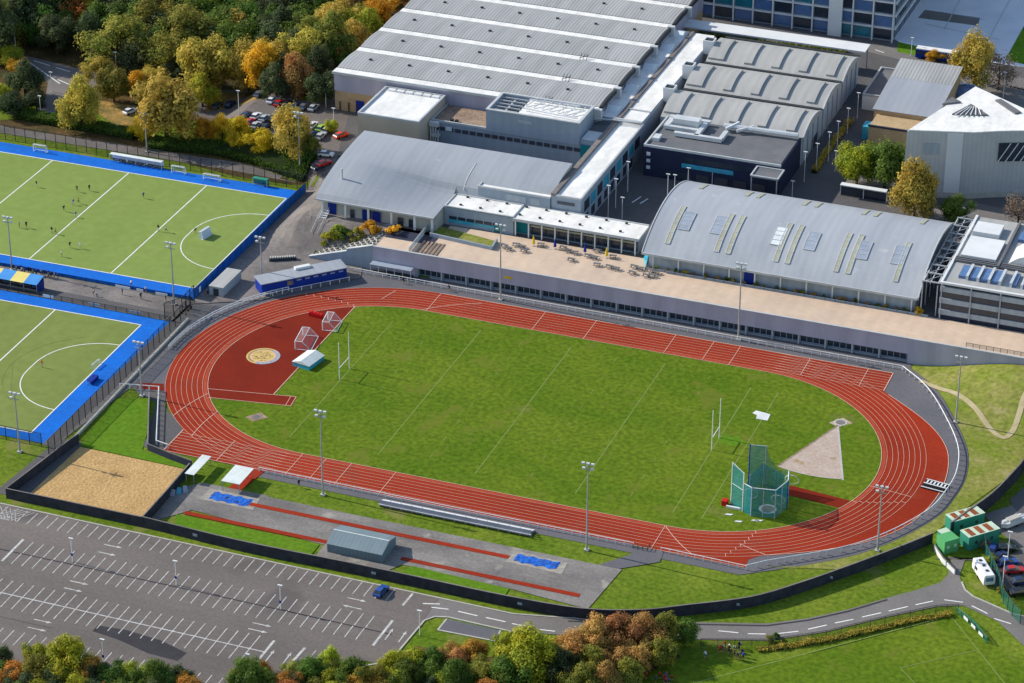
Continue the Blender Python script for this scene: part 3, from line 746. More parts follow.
# curved left hall --------------------------------------------------
t=thing('curved_hall','sports hall with a smooth grey roof curving down to a colonnade by the yard','hall',(-56,82,PL))
def q_arc(n=22):
    P=[]
    for i in range(n+1):
        a=pi/2*i/n
        # blend ellipse to lean roof
        tt=1-cos(a); P.append((66.2+31.3*tt, 9.9+5.8*sin(a)**1.25))
    return P
pr=q_arc()
def cz(y):
    if y<80.7: return 9.9+.55*(y-66.2)/14.5
    return 10.45+5.25*sqrt(max(0,1-((97.5-y)/16.8)**2))**.95
LZ=[(y,z) for y,z in pr]; LZ=[(66.2+31.3*i/30, None) for i in range(31)]
def fz(y):
    a=math.acos(max(-1,min(1,1-(y-66.2)/31.3))); return 9.9+5.8*sin(a)**1.25
def hz_(x,y):
    w_=S((x+80)/27.0); return fz(y)*(1-w_)+cz(y)*w_
m_=MB(); xs=[-84.3]+[-80+27.85*i/18 for i in range(19)]; ysA=[66.2+31.3*i/30 for i in range(31)]
n=len(ysA)
vs=[(x,y,hz_(x,y)) for x in xs for y in ysA]+[(x,y,hz_(x,y)-.4) for x in xs for y in ysA]; o_=len(xs)*n
fs=[]
for i in range(len(xs)-1):
    for k in range(n-1):
        a=i*n+k; fs.append((a,a+n,a+n+1,a+1)); fs.append((o_+a,o_+a+1,o_+a+n+1,o_+a+n))
for k in range(n-1):
    fs.append((k,k+1,o_+k+1,o_+k)); b=(len(xs)-1)*n+k; fs.append((b,o_+b,o_+b+1,b+1))
for i in range(len(xs)-1):
    a=i*n; fs.append((a,o_+a,o_+a+n,a+n)); b=a+n-1; fs.append((b,b+n,o_+b+n,o_+b))
m_.add(vs,fs); m_.build('roof','roof_hall',t)
pB=[(80.7+16.8*i/20,cz(80.7+16.8*i/20)) for i in range(21)]
m_=MB(); m_.profx(pB+[(y,z-.35) for y,z in pB[::-1]],-52.14,-26.6); m_.build('rear_roof','roof_hall',t)
m_=MB(); m_.profx([(67.6,PL-.4)]+[(y,fz(y)-.42) for y in ysA if y>67.6]+[(97.4,PL-.4)],-83,-80); m_.profx([(67.6,PL-.4)]+[(y,min(cz(y),fz(y))-.45) for y in ysA if y>67.6]+[(97.4,PL-.4)],-79.99,-52.2); m_.profx([(pB[0][0]+.1,PL-.4)]+[(y,z-.36) for y,z in pB]+[(97.4,PL-.4)],-52.19,-26.7); m_.build('wall','wall_hall',t)
m_=MB(); m_.box(-84.3,-52.15,65.9,66.18,9.5,9.95); m_.build('gutter','gutter',t)
for x in (-82.7,-76.4,-70.1,-63.8,-57.5,-52.8):
    part(t,'column','wall_white',(x-.25,x+.25,66.4,66.9,PL-.3,9.6))
for x0,x1,z1 in ((-81.6,-79.4,9.2),(-72.2,-69.8,8.2),(-69.4,-67.2,8.2)): part(t,'door','blue_door',(x0,x1,67.45,67.58,PL,z1))
for x0,x1 in ((-75.5,-74.4),(-62.5,-61.0),(-59.5,-58.4)): part(t,'window','glass_dark',(x0,x1,67.45,67.58,PL+.2,PL+2.4))
for x,y,z in ((-80,73,13.4),): 
    m_=MB(); m_.tube((x,y,z-.5),(x,y,z+2.6),.25); m_.build('vent_pipe','gutter',t)
p=ray(345,156,14.6); m_=MB(); m_.box(p.x-2,p.x+2,p.y-.3,p.y+.3,14.2,14.8); m_.build('roof_vent','dark_metal',t)
m_=MB(); ys2=[81+9*i/8 for i in range(9)]; m_.profx([(y,cz(y)+.12) for y in ys2]+[(y,cz(y)-.1) for y in ys2[::-1]],-50.06,-49.94); m_.build('roof_seam','roof_white',t)

# external stair at the hall corner
t=thing('metal_stair','grey metal stair leaning to the blue door at the hall corner','stair',(-82,64,2))
m_=MB()
for i in range(12):
    f=i/11; m_.box(-82.9+.25*f,-81.3+.25*f,59.5+7*f,60.1+7*f,2.6+4.0*f-.08,2.6+4.0*f)
m_.build('treads','gutter',t)
m_=MB(); 
for xo in (-83,-81.2): m_.tube((xo,59.5,2.6),(xo+.25,66.8,6.7),.09); m_.tube((xo,59.5,3.6),(xo+.25,66.8,7.7),.05)
m_.build('stringers','frame_white',t)

# grey pavilion block ----------------------------------------------
t=thing('pavilion','low pavilion with a white flat roof, teal strip windows and a glazed terrace front','building',(-26,76,PL))
m_=MB(); m_.box(-52,-33.4,72.8,80.6,PL-.3,10.1); m_.build('wall','wall_bluegrey',t)
m_=MB(); m_.box(-33.4,-1.0,74.4,80.6,PL-.3,9.6); m_.build('rear_wall','wall_bluegrey',t)
m_=MB(); m_.box(-51.7,-33.4,73.1,80.6,10.1,10.25); m_.box(-33.39,-.4,72.5,80.6,9.75,10.2); m_.build('roof','roof_white',t)
m_=MB(); parapet(m_,-52,-33.4,72.8,80.6,10.26,.25,.3); m_.box(-33.35,-.4,72.3,72.48,9.6,10.3); m_.box(-33.2,-.4,80.6,81,9.6,10.4); m_.build('roof_trim','gutter',t)
for k in range(6): 
    x0=-50.6+k*2.35; wo=part(t,'window','glass_dark',(x0,x0+2.0,72.66,72.78,7.1,7.9))
part(t,'teal_panel','glass_cyan',(-50.8,-36.2,72.70,72.79,6.2,7.05))
part(t,'door','teal_paint',(-38.4,-37.0,72.64,72.69,PL+.2,7.9))
part(t,'teal_panel','teal_paint',(-33.3,-29.5,74.2,74.35,5.7,8.9))
for k in range(12):
    x0=-29.3+k*2.36; part(t,'window','glass_dark',(x0,x0+2.2,74.22,74.34,5.8,9.3))
for k in range(10):
    x=-32.8+k*3.5; part(t,'column','wall_white',(x-.15,x+.15,72.6,72.9,5.5,9.7))
part(t,'sun_shade','skylight_yellow',(-29,-1.5,73.6,74.0,8.2,8.6))
for k in range(9):
    for yy in (74.6,79.4): part(t,'roof_vent','dark_metal',(-48.6+k*5.3,-48.0+k*5.3,yy,yy+.5,10.26,10.6))
t=thing('plant_block','blue grey upper storey with a white roof set behind the pavilion','building',(-36,84,10))
m_=MB(); m_.box(-46,-26.6,80.9,86.6,9,13.0); m_.build('wall','wall_bluegrey',t)
part(t,'roof','roof_white',(-45.7,-26.6,81.2,86.3,13,13.12))
m_=MB(); parapet(m_,-46,-26.6,80.9,86.6,13.0,.45,.3); m_.build('roof_trim','gutter',t)
part(t,'louvre','wall_steel',(-38.6,-33,80.78,80.88,10.7,12.5)); part(t,'louvre','wall_steel',(-32,-29.4,80.78,80.88,10.7,12.5))
# spine --------------------------------------------------------------
t=thing('roofed_street','long white roofed spine running back between the halls','building',(-22,135,PL))
m_=MB(); m_.box(-26.4,-18.6,81.2,131,PL-.3,13.8); m_.build('wall','wall_bluegrey',t)
part(t,'roof','roof_white',(-25.2,-18.9,81.5,130.9,13.8,13.95))
part(t,'roof_kerb','old_concrete',(-26.5,-25.25,81.2,197,13.81,14.6))
m_=MB(); m_.box(-25.2,-18.5,81.1,81.5,13.8,14.3); m_.box(-18.9,-18.4,81.5,131,13.8,14.3); m_.build('roof_trim','gutter',t)
m_=MB(); m_.box(-26.4,-18.9,131.05,197,PL-.3,14.0); m_.box(-31.3,-26.5,131.05,197,PL-.3,14.3); m_.build('upper_wall','wall_bluegrey',t)
part(t,'upper_roof','roof_white',(-25.2,-19.3,131.05,197,14.0,14.2),(-31.2,-26.6,131.6,197,14.3,14.45))
part(t,'roof_joint','gutter',(-25.2,-19,138.6,139.1,14.2,14.5),(-26.6,-19,130.7,131.4,14.2,14.7))
for y in (137,152.5,168,183.5,194): 
    m_=MB(); m_.profx([(y-2.8,14.45),(y+2.8,14.45),(y,15.5)],-30.6,-27.2); m_.build('skylight','skylight_white',t)
for k in range(9):
    part(t,'window','glass_cyan' if k%2 else 'glass_dark',(-18.62,-18.5,84+k*5,87.8+k*5,9.4,12.2)); 
for k in range(8): part(t,'window','glass_dark',(-18.62,-18.5,84.5+k*5,87+k*5,6,8.4))
part(t,'window','glass_dark',(-24.8,-20.2,81.05,81.16,11.9,12.7))
for i in range(60):
    pass
# roof stacks
for k,(y,lab) in enumerate(((150.5,'white square roof stack nearest the navy block'),(167.5,'white square roof stack in the middle of the three along the spine'),(186.5,'white square roof stack farthest back beside the spine'))):
    t=thing('roof_stack',lab,'roof stack',(-17.6,y,13.9),0,'roof stacks along the spine')
    m_=MB(); m_.box(-1.5,1.5,-1.5,1.5,-.5,3.2); m_.build('casing','wall_white',t,local=True)
    m_=MB(); m_.box(-1.2,1.2,-1.2,1.2,3.2,3.24); m_.build('opening','dark_metal',t,local=True)
    m_=MB(); parapet(m_,-1.5,1.5,-1.5,1.5,3.2,.3,.28); m_.build('rim','wall_white',t,local=True)

# big corrugated hall ------------------------------------------------
t=thing('factory_hall','huge hall roofed in grey corrugated bays with white gutters between','hall',(-69,175,PL))
m_=MB(); m_.box(-107,-31,129.2,224,11,16.4); m_.build('upper_wall','wall_mauve',t)
m_=MB(); m_.box(-106.9,-31.1,129.3,223.9,PL-.4,11); m_.build('lower_wall','wall_tan',t)
ys=[128.8+15.75*k for k in range(7)]
for k in range(6):
    y0=ys[k];y1=ys[k+1]
    part(t,'gutter','roof_white',(-107.2,-31.3,y0,y0+2.9,16.4,16.75))
    P_=[(y0+3.0+(y1-y0-3.0)*i/12, 16.75+.6*sin(pi*(.08+.84*i/12))) for i in range(13)]
    m_=MB(); m_.profx([(y0+3.0,16.0)]+P_+[(y1-.02,16.0)],-107.0,-31.2); m_.build('roof_bay','roof_corr',t)
    m_=MB(); m_.profx([(y0+3.0,16.0)]+[(y,z+.15) for y,z in P_]+[(y1-.02,16.0)],-31.18,-30.5); m_.build('gable_edge','dark_metal',t)
    m_=MB(); m_.box(-31.6,-29.6,y0-.6,y0+.8,14.5,17.4); m_.build('downpipe_head','gutter',t)
    for i in range(6):
        x=-100+i*11.5+3*(k%2); yy=y0+9.6; part(t,'roof_vent','dark_metal',(x-.4,x+.4,yy-.3,yy+.3,17.2,17.75))
part(t,'roof_edge','gutter',(-107.35,-31.3,128.5,128.78,16.1,16.8))
for k in range(3): 
    m_=MB(); y=ys[k]+1; x=-46-6*(k==0)*0-k*0.5
    for dx in (0,.9,1.8): m_.tube((x+dx,y-.8,16.7),(x+dx,y+1.2,18.1),.08)
    m_.tube((x,y-.8,17.4),(x+1.8,y+1.2,17.6),.08); m_.build('roof_ladder','dark_metal',t)
part(t,'door','blue_door',(-100.6,-98.2,129.05,129.17,PL,9)); 
for k in range(6): part(t,'post','dark_metal',(-105.5+k*2.6,-105.2+k*2.6,129.0,129.16,PL-.3,8))
# white topped block
t=thing('cream_block','square cream walled block with a bright white flat roof and raised rim','building',(-82.5,119.5,PL))
m_=MB(); m_.box(-91.3,-73.9,109.3,128.4,PL-.4,14.4); m_.build('wall','wall_cream',t)
part(t,'roof','roof_white',(-90.9,-74.3,109.7,128.0,14.4,14.55))
m_=MB(); parapet(m_,-91.4,-73.8,109.2,128.5,14.42,.6,.5); m_.build('rim','gutter',t)
for k in range(6): part(t,'roof_hatch','wall_white',(-89.8+k*2.55,-87.8+k*2.55,126.2,127.6,14.56,15.0))
# plant between blocks
t=thing('duct_cluster','cluster of pipes and ducts on the wall beside the cream block','ductwork',(-72.6,117,PL))
m_=MB()
for k in range(4): m_.tube((-73.3+k*.7,116.2,PL),(-73.3+k*.7,116.2,12.2-.7*k),.22)
m_.box(-73.6,-71,115.6,116.8,11.2,12.4); m_.box(-73.4,-70.8,115.9,117,8.2,9.1); m_.build('pipes','duct',t)
# brown roof block
t=thing('workshop_block','grey block with a flat brown gravel roof and a dark strip window','building',(-50,125,PL))
m_=MB(); m_.box(-73.6,-26.6,117.3,128.7,PL-.4,12.0); m_.build('wall','wall_bluegrey',t)
part(t,'roof','roof_brown',(-73.2,-57.9,117.8,128.4,12,12.12)); 
m_=MB(); m_.box(-73.7,-57.7,117.2,117.6,12,12.6); m_.box(-73.7,-73.3,117.6,128.7,12,12.6); m_.build('rim','gutter',t)
for k in range(20): part(t,'window','glass_dark',(-73+k*2.1,-71.4+k*2.1,117.1,117.26,9.8,10.8))
part(t,'sign','skylight_white',(-69.4,-67.6,117.0,117.09,10.0,11.2))
part(t,'teal_panel','teal_paint',(-31.3,-26.8,117.05,117.26,8.2,12.0)); part(t,'teal_panel','glass_cyan',(-31.3,-26.8,117.0,117.26,PL,8.1))
part(t,'roof_unit','dark_metal',(-68.6,-67.8,118.4,119.2,12.12,12.8)); part(t,'roof_unit','dark_metal',(-67.3,-66.5,118.6,119.3,12.12,12.7))
t=thing('plant_tower','tall blue grey plant storey with open louvres and a white ribbed roof','building',(-44.5,122.5,12))
m_=MB(); m_.box(-57.6,-31.6,116.6,117.2,12,18); m_.box(-57.6,-31.6,128.1,128.7,12,18); m_.box(-57.6,-57,117.2,128.1,12,18); m_.box(-32.2,-31.6,117.2,128.1,12,18); m_.box(-49.6,-32.2,117.2,128.1,12,17.2); m_.build('wall','wall_bluegrey',t)
part(t,'floor','roof_dark',(-57,-49.6,117.2,128.1,12.0,14.2))
m_=MB()
for i in range(5): m_.box(-57,-49.6,118.6+i*2.1,118.9+i*2.1,17.3,17.7)
m_.box(-53.5,-53.1,117.2,128.1,17.0,17.29); m_.build('louvre_beams','gutter',t)
part(t,'roof','roof_white',(-49.5,-32.2,117.3,128.0,17.2,17.4))
m_=MB(); parapet(m_,-57.7,-31.5,116.5,128.8,18.0,.3,.7); m_.build('rim','gutter',t)
m_=MB()
for i in range(7): m_.tube((-49+2.3*i,123.5-.3*i,17.6),(-47+2.3*i,127.5-.2*i,18.6),.12)
m_.tube((-49,121,18.1),(-33,119.5,18.1),.15); m_.tube((-49,126.5,18.3),(-35,127,18.3),.2); m_.tube((-38,122,17.4),(-38,122,20),.1); m_.build('roof_pipes','duct',t)
part(t,'louvre','wall_steel',(-48.7,-44.6,116.45,116.58,15.8,16.8))
t=thing('link_block','small link block with a white roof between plant tower and spine','building',(-29,124,12))
m_=MB(); m_.box(-31.55,-26.62,117.4,131,11.9,13.3); m_.build('wall','wall_bluegrey',t)
part(t,'roof','roof_white',(-31.3,-26.8,117.7,123.5,13.3,13.42),); part(t,'dark_roof','roof_dark',(-31.3,-26.8,123.6,130.8,13.3,13.4))
m_=MB(); 
for i in range(4): m_.tube((-31,129.5-i*.5,14.2+i*.3),(-19,130.5-i*.5,14.6+i*.3),.15)
m_.build('pipes','duct',t)
# navy block
t=thing('navy_block','dark navy clad block with ducts on its grey flat roof and a blue strip window','building',(4,128,PL))
m_=MB(); m_.box(-14.4,22.4,118.8,138.6,PL-.4,13.6); m_.build('wall','wall_navy',t)
part(t,'roof','roof_dark',(-14,22,119.2,138.6,13.6,13.72))
m_=MB(); m_.box(-14.5,22.5,118.7,119.15,13.6,14.2); m_.box(-14.5,-14.05,119.15,138.6,13.6,14.2); m_.build('rim','gutter',t)
part(t,'window','glass_cyan',(-4.0,10,118.6,118.78,9.3,10.5)); part(t,'window','glass_dark',(-4,16,118.62,118.78,10.9,12.4))
for k in range(3): part(t,'window','skylight_white',(-13.6,-12.6,118.62,118.78,7.4+k*1.9,8.3+k*1.9))
for k in range(6): part(t,'window','glass_dark',(-10+k*5,-6.4+k*5,118.6,118.78,6,8))
t=thing('roof_ductwork','bright metal air ducts running across the navy block roof','ductwork',(0,134,13.8))
m_=MB(); m_.box(-13,-2,136.2,137.6,14,15.2); m_.box(-13,-11.6,131,136.2,14,15); m_.box(-13,-3,130.6,131.8,14,14.9); m_.box(-3.6,-2.4,127.5,136,14,15); m_.box(-9,4,127,128.2,14,15); m_.box(3,4.2,128.2,133,14,15); m_.tube((2,136,15),(22,136.8,15),.7,n=8); m_.tube((3,134.6,14.6),(6,137,16),.5); m_.tube((6,134.5,14.6),(10,137,15.5),.45); m_.box(-11,-4,132.6,135.4,13.8,16.4); m_.build('ducts','duct',t)
m_=MB(); m_.box(-13.4,-11.6,122.5,125.4,13.75,14.7); m_.build('access_hatch','duct',t)
t=thing('roof_canopy','square dark canopy with a pale rim projecting from the navy block','canopy',(19.5,117,12))
m_=MB(); m_.box(16.2,23.6,112.5,118.6,12.6,12.9); m_.build('roof','roof_dark',t)
m_=MB(); parapet(m_,16.2,23.6,112.5,118.6,12.9,.3,.35); m_.build('rim','gutter',t)
for x,y in ((16.5,112.8),(23.2,112.8)): part(t,'post','steel',(x-.12,x+.12,y-.12,y+.12,PL-.3,12.6))
# barrel vaults
t=thing('vaulted_hall','hall of three barrel vaulted bays with raised ribs across each roof','hall',(3,168,PL))
m_=MB(); m_.box(-16.4,22.4,138.7,198.5,PL-.4,13.6); m_.build('wall','wall_steel',t)
for y0 in (138.9,158.9,178.9):
    span=18.7; rise=2.3
    n=16; pr2=[(y0+span*i/n, 13.6+rise*(1-(2*i/n-1)**2)) for i in range(n+1)]
    m_=MB(); m_.profx(pr2+[(y0+span,13.2),(y0,13.2)],-16.4,22.6); m_.build('vault','roof_barrel',t)
    part(t,'gutter','dark_metal',(-16.4,22.6,y0+span+.02,y0+span+1.2,13.2,13.9))
    for x0,x1 in ((-16.0,-11.6),(-5.6,-3.4),(2.2,4.4),(10.0,12.2),(17.8,20.0)):
        m_=MB(); up=[(y,z+.55) for y,z in pr2[1:12]]; dn=[(y,z-.1) for y,z in pr2[1:12]]
        m_.profx(up+dn[::-1],x0,x1); m_.build('roof_rib','roof_barrel',t)
    m_=MB(); m_.profx([(y,z+.12) for y,z in pr2]+[(y,z-.3) for y,z in pr2[::-1]],22.62,22.95); m_.build('gable_trim','gutter',t)
for k in range(12): part(t,'pilaster','wall_grey',(22.4,22.7,140+k*5,140.3+k*5,PL,13.4))
part(t,'doorway','glass_dark',(22.42,22.6,150,156,PL,8.5))
# long canopy strip
t=thing('covered_walkway','long pale flat walkway roof running behind the halls to the street','canopy',(-40,208,12))
m_=MB(); m_.box(-150,22.6,204.6,210.6,12.2,12.6); m_.build('roof','wall_white',t)
for x in range(-148,24,10): part(t,'column','steel',(x-.15,x+.15,210,210.3,PL-.3,12.2))
# right curved hall ---------------------------------------------------
t=thing('arched_hall','large arched hall with a pale blue grey roof and yellowish curved skylight strips','hall',(37,88,PL))
AY0,AY1,AZ,RISE=66.6,109.4,9.9,6.4
def az(y,o=0):
    c=(AY0+AY1)/2; hl=(AY1-AY0)/2; rr=(hl*hl+RISE*RISE)/(2*RISE)
    return AZ+RISE-rr+sqrt(max(0,rr*rr-(y-c)**2))+o
prA=[(AY0+(AY1-AY0)*i/32, az(AY0+(AY1-AY0)*i/32)) for i in range(33)]
m_=MB(); m_.profx(prA+[(y,z-.4) for y,z in prA[::-1]],2.6,71.0); m_.build('roof','roof_hall_b',t)
m_=MB(); m_.profx([(68.3,PL-.5)]+[(y,z-.42) for y,z in prA if 68.3<y<108.6]+[(108.6,PL-.5)],3.6,70.2); m_.build('wall','wall_steel',t)
m_=MB(); m_.box(2.6,71,66.3,66.58,9.4,9.95); m_.build('gutter','gutter',t)
m_=MB(); m_.profx([(y,z+.15) for y,z in prA]+[(y,z-.5) for y,z in prA[::-1]],2.3,2.58); m_.build('gable_trim','gutter',t); m_=MB(); m_.profx([(y,z+.15) for y,z in prA]+[(y,z-.5) for y,z in prA[::-1]],71.02,71.3); m_.build('gable_trim','gutter',t)
for k in range(11): part(t,'column','wall_white',(5.0+k*6.45-.16,5.0+k*6.45+.16,67.7,68.2,PL-.3,9.5))
part(t,'door','blue_door',(28.0,30.4,68.16,68.28,PL,8.5))
m_=MB(); m_.add([(3.4,68.0,PL),(3.4,75,PL),(3.4,75,9.5)],[(0,1,2)]); m_.add([(3.3,66.8,PL),(1.0,72,PL),(3.3,72,10.4)],[(0,1,2)]); m_.build('blue_gable','glass_cyan',t)
def arcray(px,py):
    z=12
    for _ in range(40):
        p=ray(px,py,z); z=.5*z+.5*az(min(max(p.y,AY0),88))
    return p.x,p.y
def strip(parent,x,y0,y1,w,mt,name,frame=True):
    m_=MB(); n=8; up=[(y0+(y1-y0)*i/n, az(y0+(y1-y0)*i/n,.16)) for i in range(n+1)]; dn=[(y,z-.2) for y,z in up]
    m_.profx(up+dn[::-1],x-w/2,x+w/2); o=m_.build(name,mt,parent)
    if frame:
        m_=MB(); up2=[(y,z+.05) for y,z in up]; dn2=[(y,z-.2) for y,z in up2]
        for s_ in (-1,1): m_.profx(up2+dn2[::-1],x+s_*(w/2+.12)-.1,x+s_*(w/2+.12)+.1)
        for i in (0,2,4,6,8):
            y,z=up2[i]; m_.box(x-w/2,x+w/2,y-.1,y+.1,z-.15,z+.02)
        f=m_.build('frame','gutter',parent); M4=f.matrix_basis.copy(); f.parent=o
    return o
for px,py in ((665,250),(714,258),(725.5,260),(773.5,267),(785,269.5),(833.5,278),(845.5,280),(893,288.5)):
    X,Y=arcray(px,py); strip(t,X,69.6,82.8,.85,'skylight_yellow','skylight_strip')
for px,py,q in ((695.5,196),(741.5,203),(753,205),(799,213),(811,215),(858.5,222.5),(870,225),(917.5,232)) if False else [(a,b,0) for a,b in ((695.5,196),(741.5,203),(753,205),(799,213),(811,215),(858.5,222.5),(870,225),(917.5,232))]:
    z=16
    p=ray(px,py,15.6); strip(t,p.x,94.5,100.5,.9,'skylight_yellow','skylight_strip',False)
for px,py,mt in ((687,221,'skylight_pale'),(719,225,'skylight_pale'),(779,236,'skylight_white'),(812,241,'skylight_pale'),(864,250,'skylight_pale'),(899,255,'skylight_pale')):
    X,Y=arcray(px,py); strip(t,X,Y-3.2,Y+3.2,2.5,mt,'skylight_panel')

# far right services building ----------------------------------------
t=thing('laboratory_block','silver banded block with a busy roof of blue skylights at the right edge','building',(95,85,PL))
m_=MB(); m_.box(76,124,67.4,106,PL-.5,14.6); m_.build('wall','wall_dark',t)
m_=MB()
for z0 in (6.6,9.6,12.6): m_.box(76.2,124,66.9,67.38,z0,z0+1.3)
m_.build('spandrel_bands','wall_steel',t)
for k in range(7): part(t,'facade_post','wall_grey',(76.6+k*7-.15,76.6+k*7+.15,66.6,66.88,PL-.3,14.6))
for z0 in (8.0,11.0):
    part(t,'window','glass_dark',(76.5,124,67.2,67.39,z0,z0+1.5))
part(t,'roof','roof_barrel',(76.2,124,67.5,105.8,14.6,14.75))
part(t,'roof_edge','wall_white',(76,124,66.8,67.5,14.6,15.1),(76,76.6,67.5,106,14.6,15.1))
for k in range(4):
    part(t,'skylight','glass_blue',(79.5+k*2.6,81.2+k*2.6,71,77,14.76,15.5))
for k in range(8): part(t,'skylight','glass_blue',(91.5+k*2.7,93.2+k*2.7,71,77,14.76,15.5))
for k in range(9): part(t,'roof_ridge','duct',(81.3+k*2.6,81.9+k*2.6,70.6,77.4,14.76,15.9))
for k in range(3): part(t,'skylight','glass_blue',(88.6+k*2.6,90.3+k*2.6,95,99.5,14.76,15.6))
part(t,'plant_floor','wall_white',(77.5,86,82,93,14.76,15.6),(77.5,84,95,101,14.76,15.9))
m_=MB(); m_.profy([(89+8*i/10, 14.8+2.2*sin(pi*i/10)) for i in range(11)],83,92); m_.profy([(96.2+8*i/10, 14.8+2.2*sin(pi*i/10)) for i in range(11)],83,92); m_.build('white_vault','roof_white',t)
m_=MB()
for k in range(3): m_.box(76.6,124,79.2+k*.9,79.6+k*.9,14.8,15.4)
m_.box(86.8,87.4,79,105,14.76,15.6); m_.build('roof_walkway','roof_dark',t)
t=thing('steel_gantry','open grey steel frame between arched hall and laboratory block','gantry',(73.5,85,PL))
m_=MB()
for k in range(9):
    y=68+k*4.6
    m_.box(71.6,71.85,y,y+.25,PL,13.9); m_.box(75.2,75.45,y,y+.25,PL,13.9); m_.box(71.6,75.9,y,y+.25,13.9,14.2); m_.tube((71.7,y,13.9),(75.3,y+4.6,13.9),.08)
m_.box(71.6,71.85,68,105,13.5,13.85); m_.box(75.2,75.45,68,105,13.5,13.85); m_.box(73.4,73.6,68,105,13.55,13.8); m_.build('frame','gutter',t)
# polygonal white building --------------------------------------------
t=thing('polygonal_hall','white roofed many sided building with grey cladding and triangular rooflights','building',(65,150,PL))
ZT=23.6
def rz_(px,py,z=ZT): p=ray(px,py,z); return (p.x,p.y)
pl=[rz_(907,131),rz_(973,133.5),rz_(1000,132),rz_(1030,131.5),(100,160),rz_(1030,112),rz_(975,87)]
m_=MB(); m_.prism(pl,PL-.4,ZT); m_.build('wall','cladding',t)
cxp=sum(p[0] for p in pl)/len(pl); cyp=sum(p[1] for p in pl)/len(pl)
m_=MB(); m_.prism([(cxp+(x-cxp)*.985,cyp+(y-cyp)*.985) for x,y in pl],ZT+.02,ZT+.3); m_.build('roof','roof_white',t)
def tri(pts,name,mt,dz=.32):
    m_=MB(); m_.prism([rz_(*q,ZT+dz) for q in pts],ZT+.3,ZT+.7); return m_.build(name,mt,t)
tri([(952,115),(971,105),(988,116)],'rooflight','roof_dark'); tri([(942,105),(952,98),(961,103)],'rooflight','roof_dark'); tri([(995,101),(1001,100),(1021,113),(1015,114.5)],'rooflight','roof_dark')
m_=MB(); 
for k in range(6):
    a=rz_(955+k*5.2,115,ZT+.8); b=rz_(968+k*2,107,ZT+.8); m_.tube((a[0],a[1],ZT+.85),(b[0],b[1],ZT+.85),.13)
m_.build('rooflight_bars','wall_white',t)
a=Vector(pl[2]);b=Vector(pl[3]); d=(b-a).normalized(); n_=Vector((d.y,-d.x))
m_=MB(); m_.prism([tuple(a+n_*.05),tuple(b+n_*.05),tuple(b+n_*.3),tuple(a+n_*.3)],15.5,20.6); m_.build('window','glass_dark',t)
m_=MB()
for k in range(5): 
    q=a+(b-a)*k/4; m_.tube((q.x+n_.x*.5,q.y+n_.y*.5,15.5),(q.x+n_.x*.5+d.x*3,q.y+n_.y*.5+d.y*3,20.6),.12)
m_.build('window_bracing','wall_white',t)
a=Vector(pl[0]);b=Vector(pl[1]);d=(b-a).normalized();n_=Vector((d.y,-d.x))
m_=MB(); q=a+(b-a)*.28;q2=a+(b-a)*.5; m_.prism([tuple(q+n_*.02),tuple(q2+n_*.02),tuple(q2+n_*.2),tuple(q+n_*.2)],17.5,20.5); m_.build('louvre','wall_steel',t)
q=a+(b-a)*.62;q2=a+(b-a)*.86
m_=MB(); m_.prism([tuple(q+n_*.02),tuple(q2+n_*.02),tuple(q2+n_*.18),tuple(q+n_*.18)],PL,ZT-.2); m_.build('pale_panel','wall_white',t)
m_=MB(); m_.prism([(x+ (x-cxp)*.02,y+(y-cyp)*.02) for x,y in pl],PL-.4,PL+1.6); m_.build('plinth','kerb',t)
# corrugated shed -------------------------------------------------------
t=thing('ribbed_roof_shed','shed with a pale ribbed sloping roof above tan brick walls','building',(43,180,PL))
m_=MB(); m_.profx([(168,PL-.4),(198,PL-.4),(198,14.6),(168,11.8)],34.6,51.4); m_.build('wall','wall_tan',t)
m_=MB(); m_.profx([(187,13.62),(198.4,14.7),(198.4,14.9),(187,13.82)],34.2,51.8); m_.build('pale_roof','roof_corr',t)
m_=MB(); m_.profx([(167.6,11.8),(186.98,13.6),(186.98,13.8),(167.6,12.0)],34.2,51.8); m_.build('grey_roof','roof_hall',t)
m_=MB(); m_.box(35.5,49,159,168,PL-.4,10.6); m_.build('front_block','wall_tan',t)
part(t,'parapet','wall_dark',(35.3,49.2,158.8,159.3,10.6,11.1))
part(t,'window','glass_cyan',(33.0,35.4,162,166,PL,9))
t=thing('open_topped_shed','narrow grey box shed with a dark sunken roof beside the ribbed roof','building',(30.5,191,PL))
m_=MB(); m_.box(28,34.1,181.5,202,PL-.4,9.4); m_.build('wall','wall_white',t)
part(t,'roof','roof_dark',(28.4,33.7,181.9,201.6,9.42,9.5))
m_=MB(); parapet(m_,28,34.1,181.5,202,9.5,.5,.4); m_.build('rim','gutter',t)
t=thing('bike_shelter','long thin white topped shelter on posts beside the arched hall','shelter',(47,128,PL))
a=ray(841,183.5,8.6); b=ray(887,191,8.6)
m_=MB(); d=(Vector((b.x,b.y))-Vector((a.x,a.y))).normalized(); nn=Vector((-d.y,d.x))*.9
m_.prism([(a.x-nn.x,a.y-nn.y),(b.x-nn.x,b.y-nn.y),(b.x+nn.x,b.y+nn.y),(a.x+nn.x,a.y+nn.y)],8.4,8.65); m_.build('roof','wall_white',t)
for q in (a,b,(a+b)/2): 
    m_=MB(); m_.box(q.x-.1,q.x+.1,q.y-.1,q.y+.1,PL-.2,8.4); m_.build('post','frame_white',t)
m_=MB(); m_.prism([(a.x,a.y+.3),(b.x,b.y+.3),(b.x,b.y+.4),(a.x,a.y+.4)],PL,8); m_.build('screen','glass_dark',t)
